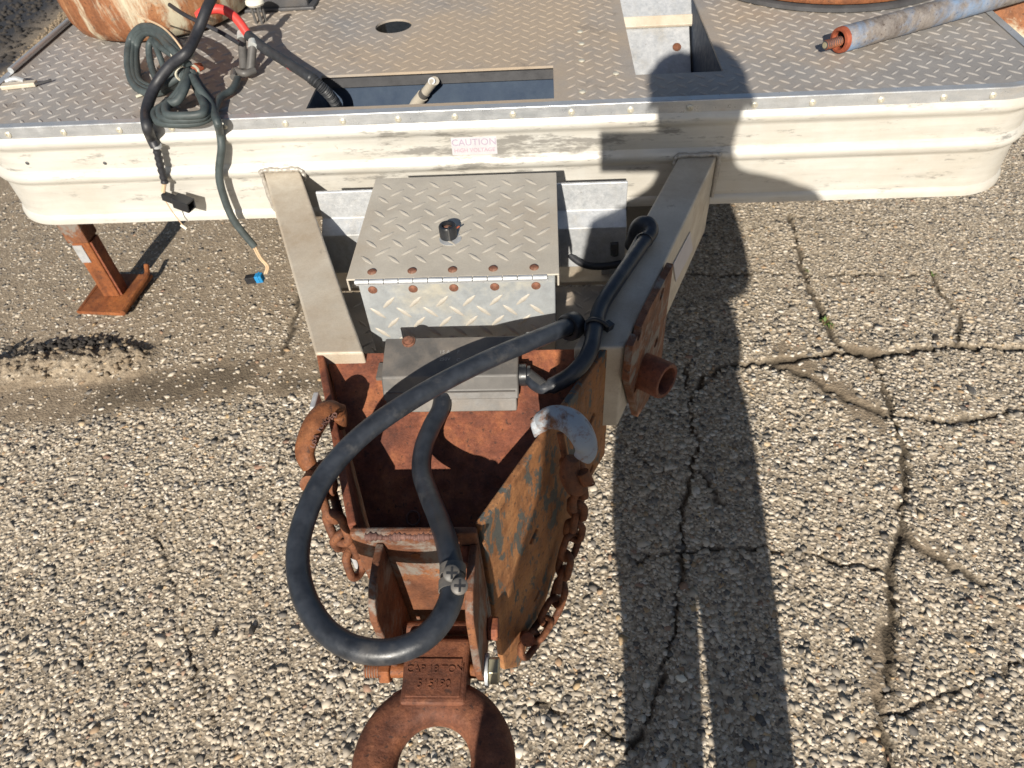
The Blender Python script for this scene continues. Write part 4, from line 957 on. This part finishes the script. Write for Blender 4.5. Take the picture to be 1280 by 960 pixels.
# coiled wiring harness
DZ = ZT+.004
CW = thing('coiled_harness', 'coil of grey green wiring tied with pale cable ties on the deck', 'wire coil', AZ(230, 90, ZT))
def loop(pts, r, mat, nm='loop', closed=False, par=None): return MB().tube([AZ(a, b, z) for a, b, z in pts], r, 10, 8, closed).build(nm, mat, par or CW, True)
for k in range(3):
    e = k*4
    loop([(233, 80, .965), (222-e, 56+e*.6, .985), (203-e*.6, 38+e*.7, .990-k*.006), (178+e*.3, 34+e*.9, .975-k*.006), (163+e*.9, 50+e, .945-k*.006), (160+e*1.3, 80+e*.3, .92-k*.003), (167+e, 105-e*.4, DZ+.006), (184+e, 116-e*.8, DZ+.006), (208, 112-e*.8, DZ+.010+.008*k), (234, 92-e*.3, .945)], .0078, 'wire_green')
loop([(236, 80, .955), (205, 62, .955), (192, 50, .95), (186, 60, .935), (190, 85, DZ+.01), (200, 100, DZ+.008), (228, 88, .94)], .0068, 'wire_green')
loop([(190, 46, .955), (198, 66, .945), (205, 85, .925), (212, 105, DZ+.010)], .0062, 'wire_green')
for k in range(3):
    e = k*5
    loop([(236, 88, .945), (228+e*.4, 108, .93+.006*k), (212+e, 128-e*.2, DZ+.012+.008*k), (194+e*1.5, 140-e, DZ+.008+.008*k), (197+e*1.2, 152-e*.9, DZ+.006+.008*k), (224, 155-e*1.0, DZ+.006+.008*k), (250, 152-e*.9, DZ+.006+.008*k), (266-e, 142-e*.6, DZ+.008+.008*k), (266-e*1.2, 128, DZ+.010+.008*k), (252-e*.6, 110, .925), (240, 90, .945)], .0078, 'wire_green')
loop([(268, 140, DZ+.012), (275, 122, DZ+.010), (290, 112, DZ+.008), (297, 98, DZ+.010)], .0068, 'wire_green')
c0 = AZ(231, 65, .970)
for a, b, z, rr in ((228, 66, .968, .020), (234, 91, .945, .021)):
    c0 = AZ(a, b, z); M = frame(c0, (.45, -.9, -.25)); MB().tube([M @ Vector((rr*math.cos(k*.628), rr*.8*math.sin(k*.628), 0)) for k in range(10)], .0026, 6, 3, True).build('cable_tie', 'tie_white', CW, True)
MB().tube([AZ(228, 62, .985), AZ(216, 46, 1.0), AZ(200, 32, 1.0), AZ(172, 20, .99)], .0020, 6).build('tie_tail', 'wire_tan', CW, True)
MB().tube([AZ(208, 104, .925), AZ(192, 113, DZ+.004), AZ(170, 121, DZ)], .0028, 6).build('tie_tail', 'tie_white', CW, True)
# dark cable hanging over the skirt with black connector
HC = thing('hanging_cable', 'dark cable draped over the skirt ending in an open black connector', 'cable', AZ(190, 150, ZT))
pts = [AZ(272, -18, 1.05), AZ(258, 12, 1.03), AZ(246, 42, 1.0), AZ(233, 66, .985), AZ(213, 82, .965), AZ(194, 108, .935), AZ(183, 138, .912), AZ(184, 158, .905)]
pts += [AY(189, 172, YS-.018), AY(195, 184, YS-.022)]
MB().tube(pts, .0100, 12, 8).build('jacket', 'wire_dark', HC, True)
MB().tube([AY(195, 183, YS-.022), AY(200, 205, YS-.022), AY(206, 228, YS-.022)], lambda u: .0070+.0010*math.sin(u*40), 12, 10).build('taped_tail', 'wire_dark', HC, True)
MB().tube([AY(196, 181, YS-.022), AY(197, 184, YS-.022)], .0085, 12, 1).build('band', 'galv', HC, True)
MB().tube([AY(206, 226, YS-.022), AY(204, 240, YS-.026)], .004, 8, 1).build('wires', 'wire_tan', HC, True)
M = frame(AY(222, 251, YS-.035), AY(240, 257, YS-.05)-AY(204, 244, YS-.03), (0, 0, 1))
cn = MB().box(-.011, .011, -.012, .012, -.004, .032, M).box(-.007, .007, -.007, .007, -.032, -.0042, M).box(-.015, -.0112, -.006, .006, -.002, .022, M).build('connector', 'black_plastic', HC, False, .001)
cut(cn, [MB().box(-.008, .008, -.009, .009, .006, .05, M)]); cn.data.materials.clear(); cn.data.materials.append(MATS['black_plastic'])
MB().tube([AY(205, 248, YS-.03), AY(215, 264, YS-.03), AY(228, 281, YS-.03)], .0012, 6).build('loose_wire', 'wire_tan', HC, True)
MB().tube([AY(226, 281, YS-.03), AY(233, 286, YS-.03)], .003, 6, 1).build('wire_tip', 'cap_white', HC, True)
# second cable with blue connector
BC = thing('hanging_cable', 'grey green cable hanging past the skirt to a small blue connector', 'cable', AZ(268, 135, ZT))
pts = [AZ(240, 96, .945), AZ(250, 112, .935), AZ(262, 128, .920), AZ(268, 142, .912), AZ(272, 154, .908), AY(275, 166, YS-.016), AY(277, 185, YS-.022), AY(274, 215, YS-.026), AY(278, 240, YS-.03), AY(292, 275, YS-.035), AY(318, 308, YS-.04)]
MB().tube(pts, .0076, 12, 8).build('jacket', 'wire_green', BC, True)
for k in (-.0022, .0022): MB().tube([AY(317, 307, YS-.04)+Vector((k, 0, 0)), AY(325, 322, YS-.04)+Vector((k, 0, 0)), AY(334, 333, YS-.04)+Vector((k, 0, 0)), AY(332, 342, YS-.04)+Vector((k, 0, 0))], .0021, 8).build('wire', 'wire_tan', BC, True)
M = frame(AY(319, 348, YS-.04), AY(333, 346, YS-.04)-AY(303, 350, YS-.04), (0, 0, 1))
MB().box(-.0085, .0085, -.008, .008, .002, .018, M).box(-.006, .010, -.0095, .0095, .008, .012, M).build('plug', 'blue_plastic', BC, False, .0012)
MB().box(-.0078, .0078, -.0075, .0075, -.021, .0015, M).build('socket', 'black_plastic', BC, False, .001)
# red sleeved battery cable running into the well
RC_ = thing('battery_cable', 'black ribbed cable with red sleeve running into the deck opening', 'cable', AZ(330, 60, ZT))
MB().tube([AZ(248, 20, .990), AZ(258, 13, 1.0), AZ(278, 12, 1.0), AZ(296, 24, .985), AZ(311, 45, .958)], .0092, 12, 8).build('red_sleeve', 'red_sleeve', RC_, True)
q_ = [AZ(310, 44, .960), AZ(330, 60, .945), AZ(355, 76, .935), AZ(385, 95, .926), AZ(404, 111, .905), AZ(416, 124, .875), AZ(424, 138, .835), AZ(430, 152, .78)]
MB().tube(q_, lambda u: .0102 if u < .45 else .0100+.0013*math.sin(u*420), 12, 26).build('ribbed_loom', 'loom', RC_, True)
MB().tube([AZ(363, 81, .9325), AZ(366, 83, .9315)], .0103, 10, 1).build('red_tape', 'red_sleeve', RC_, True)
# twin terminals
TT = thing('cable_terminals', 'pair of grey cable boots with pale tips standing on the deck', 'terminals', AZ(303, 95, ZT))
for (a, b, z), (a2, b2, z2) in (((302, 46, .955), (305, 88, .912)), ((316, 56, .950), (313, 88, .912))):
    B_2 = MB().tube([AZ(a, b, z), AZ(a2, b2, z2)], lambda u: .0085, 14, 1).build('boot', 'terminal_grey', TT, True)
    MB().tube([AZ(a, b-4, z+.004), AZ(a, b+2, z)], .0090, 14, 1).build('tip', 'terminal_tip', TT, True)
MB().tube([AZ(292, 97, .912), AZ(294, 88, .914), AZ(305, 92, .914), AZ(318, 88, .912)], .0068, 10).build('bracket', 'terminal_grey', TT, True)
MB().tube([AZ(212, 6, 1.0), AZ(230, 18, .995), AZ(250, 28, .985), AZ(275, 40, .970), AZ(300, 55, .955)], .0042, 8).build('lead', 'wire_dark', TT, True)
q = AZ(247, 86, ZT+.003); RN = thing('rusty_nut', 'small rusty nut lying on the deck by the wire coil', 'nut', q)
hexn(q-Vector((0, 0, .002)), (0, 0, 1), .014, .010, 'copper_rust', RN, 'nut_body')
# loose cable lug in the well
TL = thing('cable_end', 'dusty cable end with crimped lug sticking out of the deck opening', 'cable end', AZ(515, 135, .83))
a_, b_2 = AZ(512, 140, .80), AZ(543, 101, .885); d = (b_2-a_).normalized()
MB().tube([a_-d*.08, a_, a_+(b_2-a_)*.55], .012, 14, 4).build('jacket', 'tube_alu', TL, True)
MB().tube([a_+(b_2-a_)*.52, a_+(b_2-a_)*.66], .0105, 14, 1).build('tape', 'jbox_plastic', TL, True)
MB().tube([a_+(b_2-a_)*.62, a_+(b_2-a_)*.84, b_2], lambda u: (.009, .0085+.004*u), 14, 6).build('lug', 'tube_alu', TL, True)
MB().lathe([(.004, 0), (.0072, 0), (.0072, .0012), (.004, .0012), (.004, 0)], frame(b_2-d*.008+Vector((0, -.0075, .007)), (0, -.75, .7)), 14, False).build('eyelet', 'galv', TL, True)

# ================================================================= PHOTOGRAPHER behind the camera (casts the long shadow)
R3, U3, F3, C3 = Vector(AX_R), Vector(AX_U), Vector(AX_F), Vector(CAM)
PH = thing('phone', 'dark phone held out at arm length by the photographer', 'phone', C3+R3*.052-F3*.030)
Mp = Matrix.Identity(4)
for i in range(3): Mp[i][0] = R3[i]; Mp[i][1] = U3[i]; Mp[i][2] = F3[i]; Mp[i][3] = (C3+R3*.052-F3*.030)[i]
MB().box(-.080, .080, -.039, .039, -.004, .004, Mp).build('case', 'black_plastic', PH, False, .003)
MB().box(-.076, .076, -.035, .035, -.0056, -.0042, Mp).build('screen', 'blue_grey', PH)
MB().box(-.072, -.036, .002, .034, .0042, .0062, Mp).build('camera_bump', 'dark_steel', PH, False, .001)
PS = thing('person', 'person in dark jacket and jeans standing and holding up a phone', 'person', (.33, -.45, 0))
V = []; E_ = []; Rr = []
def vtx(p_, r, par=None):
    V.append(Vector(p_)); Rr.append(r if isinstance(r, tuple) else (r, r))
    if par is not None: E_.append((par, len(V)-1))
    return len(V)-1
pel = vtx((.33, -.45, .97), (.175, .12))
bel = vtx((.32, -.455, 1.12), (.185, .125), pel); vtx((.425, -.46, 1.08), .105, bel); vtx((.43, -.455, .93), .10, len(V)-1); che = vtx((.305, -.46, 1.30), (.195, .13), bel); shl = vtx((.285, -.455, 1.45), (.125, .095), che)
nk_ = vtx((.262, -.435, 1.575), .066, shl); hd0 = vtx((.256, -.415, 1.66), (.072, .078), nk_); hd1 = vtx((.253, -.41, 1.75), (.084, .098), hd0); hd2 = vtx((.253, -.415, 1.815), (.070, .084), hd1)
for sx, kx, ax in ((-1, .258, .256), (1, .428, .438)):
    hp_ = vtx((.325+sx*.095, -.45, .90), .108, pel); th_ = vtx((.322+sx*.090, -.45, .72), .106, hp_); kn_ = vtx((kx, -.44, .52), .090, th_); cf = vtx((kx, -.46, .32), .078, kn_); an_ = vtx((ax, -.47, .12), .068, cf)
    hl_ = vtx((ax, -.48, .050), .048, an_); vtx((ax+sx*.01, -.38, .042), .042, hl_); vtx((ax+sx*.02, -.29, .032), .032, len(V)-1)
def hand(w_, palm_dir, across, norm, curl, par):
    pm = vtx(w_+palm_dir*.045, (.036, .018), par)
    for k, L in enumerate((.068, .076, .070, .055)):
        b0 = w_+palm_dir*.085+across*(.027-.018*k); i = vtx(b0, .0095, pm)
        i = vtx(b0+palm_dir*L*.5+norm*curl*L*.25, .0085, i); vtx(b0+palm_dir*L*.75+norm*curl*L*.75, .0075, i)
    i = vtx(w_+palm_dir*.030+across*.036, .0115, pm); i = vtx(w_+palm_dir*.060+across*.058+norm*curl*.012, .0095, i); vtx(w_+palm_dir*.085+across*.056+norm*curl*.030, .008, i)
# right arm to the phone
grip = C3+R3*.135-F3*.030
s1 = vtx((.468, -.455, 1.475), .092, shl); e1 = vtx((.512, -.40, 1.13), .080, s1); wr = grip+Vector((.055, -.055, -.075)); f1 = vtx(Vector((.46, -.36, 1.31)), .052, e1); w1 = vtx(wr, .030, f1)
pd = (grip-wr).normalized(); ac = R3.cross(pd).normalized(); hand(wr, pd, (-F3-pd*(-F3).dot(pd)).normalized(), -R3, .9, w1)
# left arm hanging
s2 = vtx((.115, -.455, 1.46), .080, shl); e2 = vtx((.090, -.48, 1.15), .076, s2); f2 = vtx((.055, -.46, 1.00), .070, e2); w2 = vtx((.022, -.43, .87), .052, f2)
hand(V[w2], Vector((-.15, .12, -1)).normalized(), Vector((0, 1, .12)).normalized(), Vector((1, 0, .05)), .5, w2)
me = bpy.data.meshes.new('body'); base_ = Vector((.33, -.45, 0)); me.from_pydata([tuple(q-base_) for q in V], E_, [])
bo = bpy.data.objects.new('body', me); COL.objects.link(bo); bo.parent = PS
sk = bo.modifiers.new('skin', 'SKIN'); sk.use_smooth_shade = True
for i, s_ in enumerate(me.skin_vertices[0].data): s_.radius = Rr[i]; s_.use_root = (i == pel)
sb = bo.modifiers.new('sub', 'SUBSURF'); sb.levels = 2; sb.render_levels = 2
dg = bpy.context.evaluated_depsgraph_get(); dg.update(); nm_ = bpy.data.meshes.new_from_object(bo.evaluated_get(dg)); bo.modifiers.clear(); bo.data = nm_
nm_.materials.clear()
for mm in ('jacket', 'denim', 'skin', 'shoe'): nm_.materials.append(MATS[mm])
w2v = V[w2]
for f_ in nm_.polygons:
    q = f_.center+base_
    if (q-wr).length < .16 and (q-wr).dot(pd) > .005: k = 2
    elif q.z < w2v.z-.005 and q.x < .11 and q.z > .62 and (q-w2v).length < .24: k = 2
    elif q.z > 1.60: k = 2
    elif q.z < .085: k = 3
    elif q.z < .88: k = 1
    else: k = 0
    f_.material_index = k; f_.use_smooth = True
hc = Vector((.253, -.412, 1.765))
M = Matrix.Translation(hc); mb = MB(); vs_ = []
hv_, hf_ = [], []
bm = bmesh.new(); bmesh.ops.create_uvsphere(bm, u_segments=24, v_segments=16, radius=1)
bmesh.ops.delete(bm, geom=[q for q in bm.verts if q.co.z < -.15 and q.co.y > -.25 or q.co.z < -.55 or (q.co.y > .55 and q.co.z < .45)], context='VERTS')
for q in bm.verts: n_ = 1+.03*math.sin(q.co.x*23+q.co.z*17); q.co = Vector((q.co.x*.092*n_, q.co.y*.110*n_-.004, q.co.z*.105*n_+.0))+hc
me = bpy.data.meshes.new('hair'); bm.to_mesh(me); bm.free(); link('hair', me, 'hair', PS, True).modifiers.new('s', 'SOLIDIFY').thickness = .012
fy = hc.y+.094
for sx in (-1, 1):
    MB().lathe([(0, -.010), (.009, -.004), (.011, .001), (.007, .006), (0, .008)], frame((hc.x+sx*.031, fy-.012, 1.743), (0, 1, 0)), 14).build('eye', 'white_eye', bo, True)
    MB().lathe([(0, 0), (.014, .003), (.024, .010), (.026, .014), (0, .009)], frame((hc.x+sx*.074, hc.y, 1.735), (sx, .2, 0)) @ Matrix.Diagonal((1.3, .8, 1, 1)), 16).build('ear', 'skin', bo, True)
MB().tube([(hc.x, fy-.012, 1.752), (hc.x, fy+.008, 1.725), (hc.x, fy+.012, 1.710), (hc.x, fy-.008, 1.702)], lambda u: .009+.006*u, 12).build('nose', 'skin', bo, True)
MB().tube([(hc.x-.024, fy-.014, 1.673), (hc.x, fy-.006, 1.671), (hc.x+.024, fy-.014, 1.673)], lambda u: .003+.004*math.sin(math.pi*u), 10).build('mouth', 'copper_rust', bo, True)
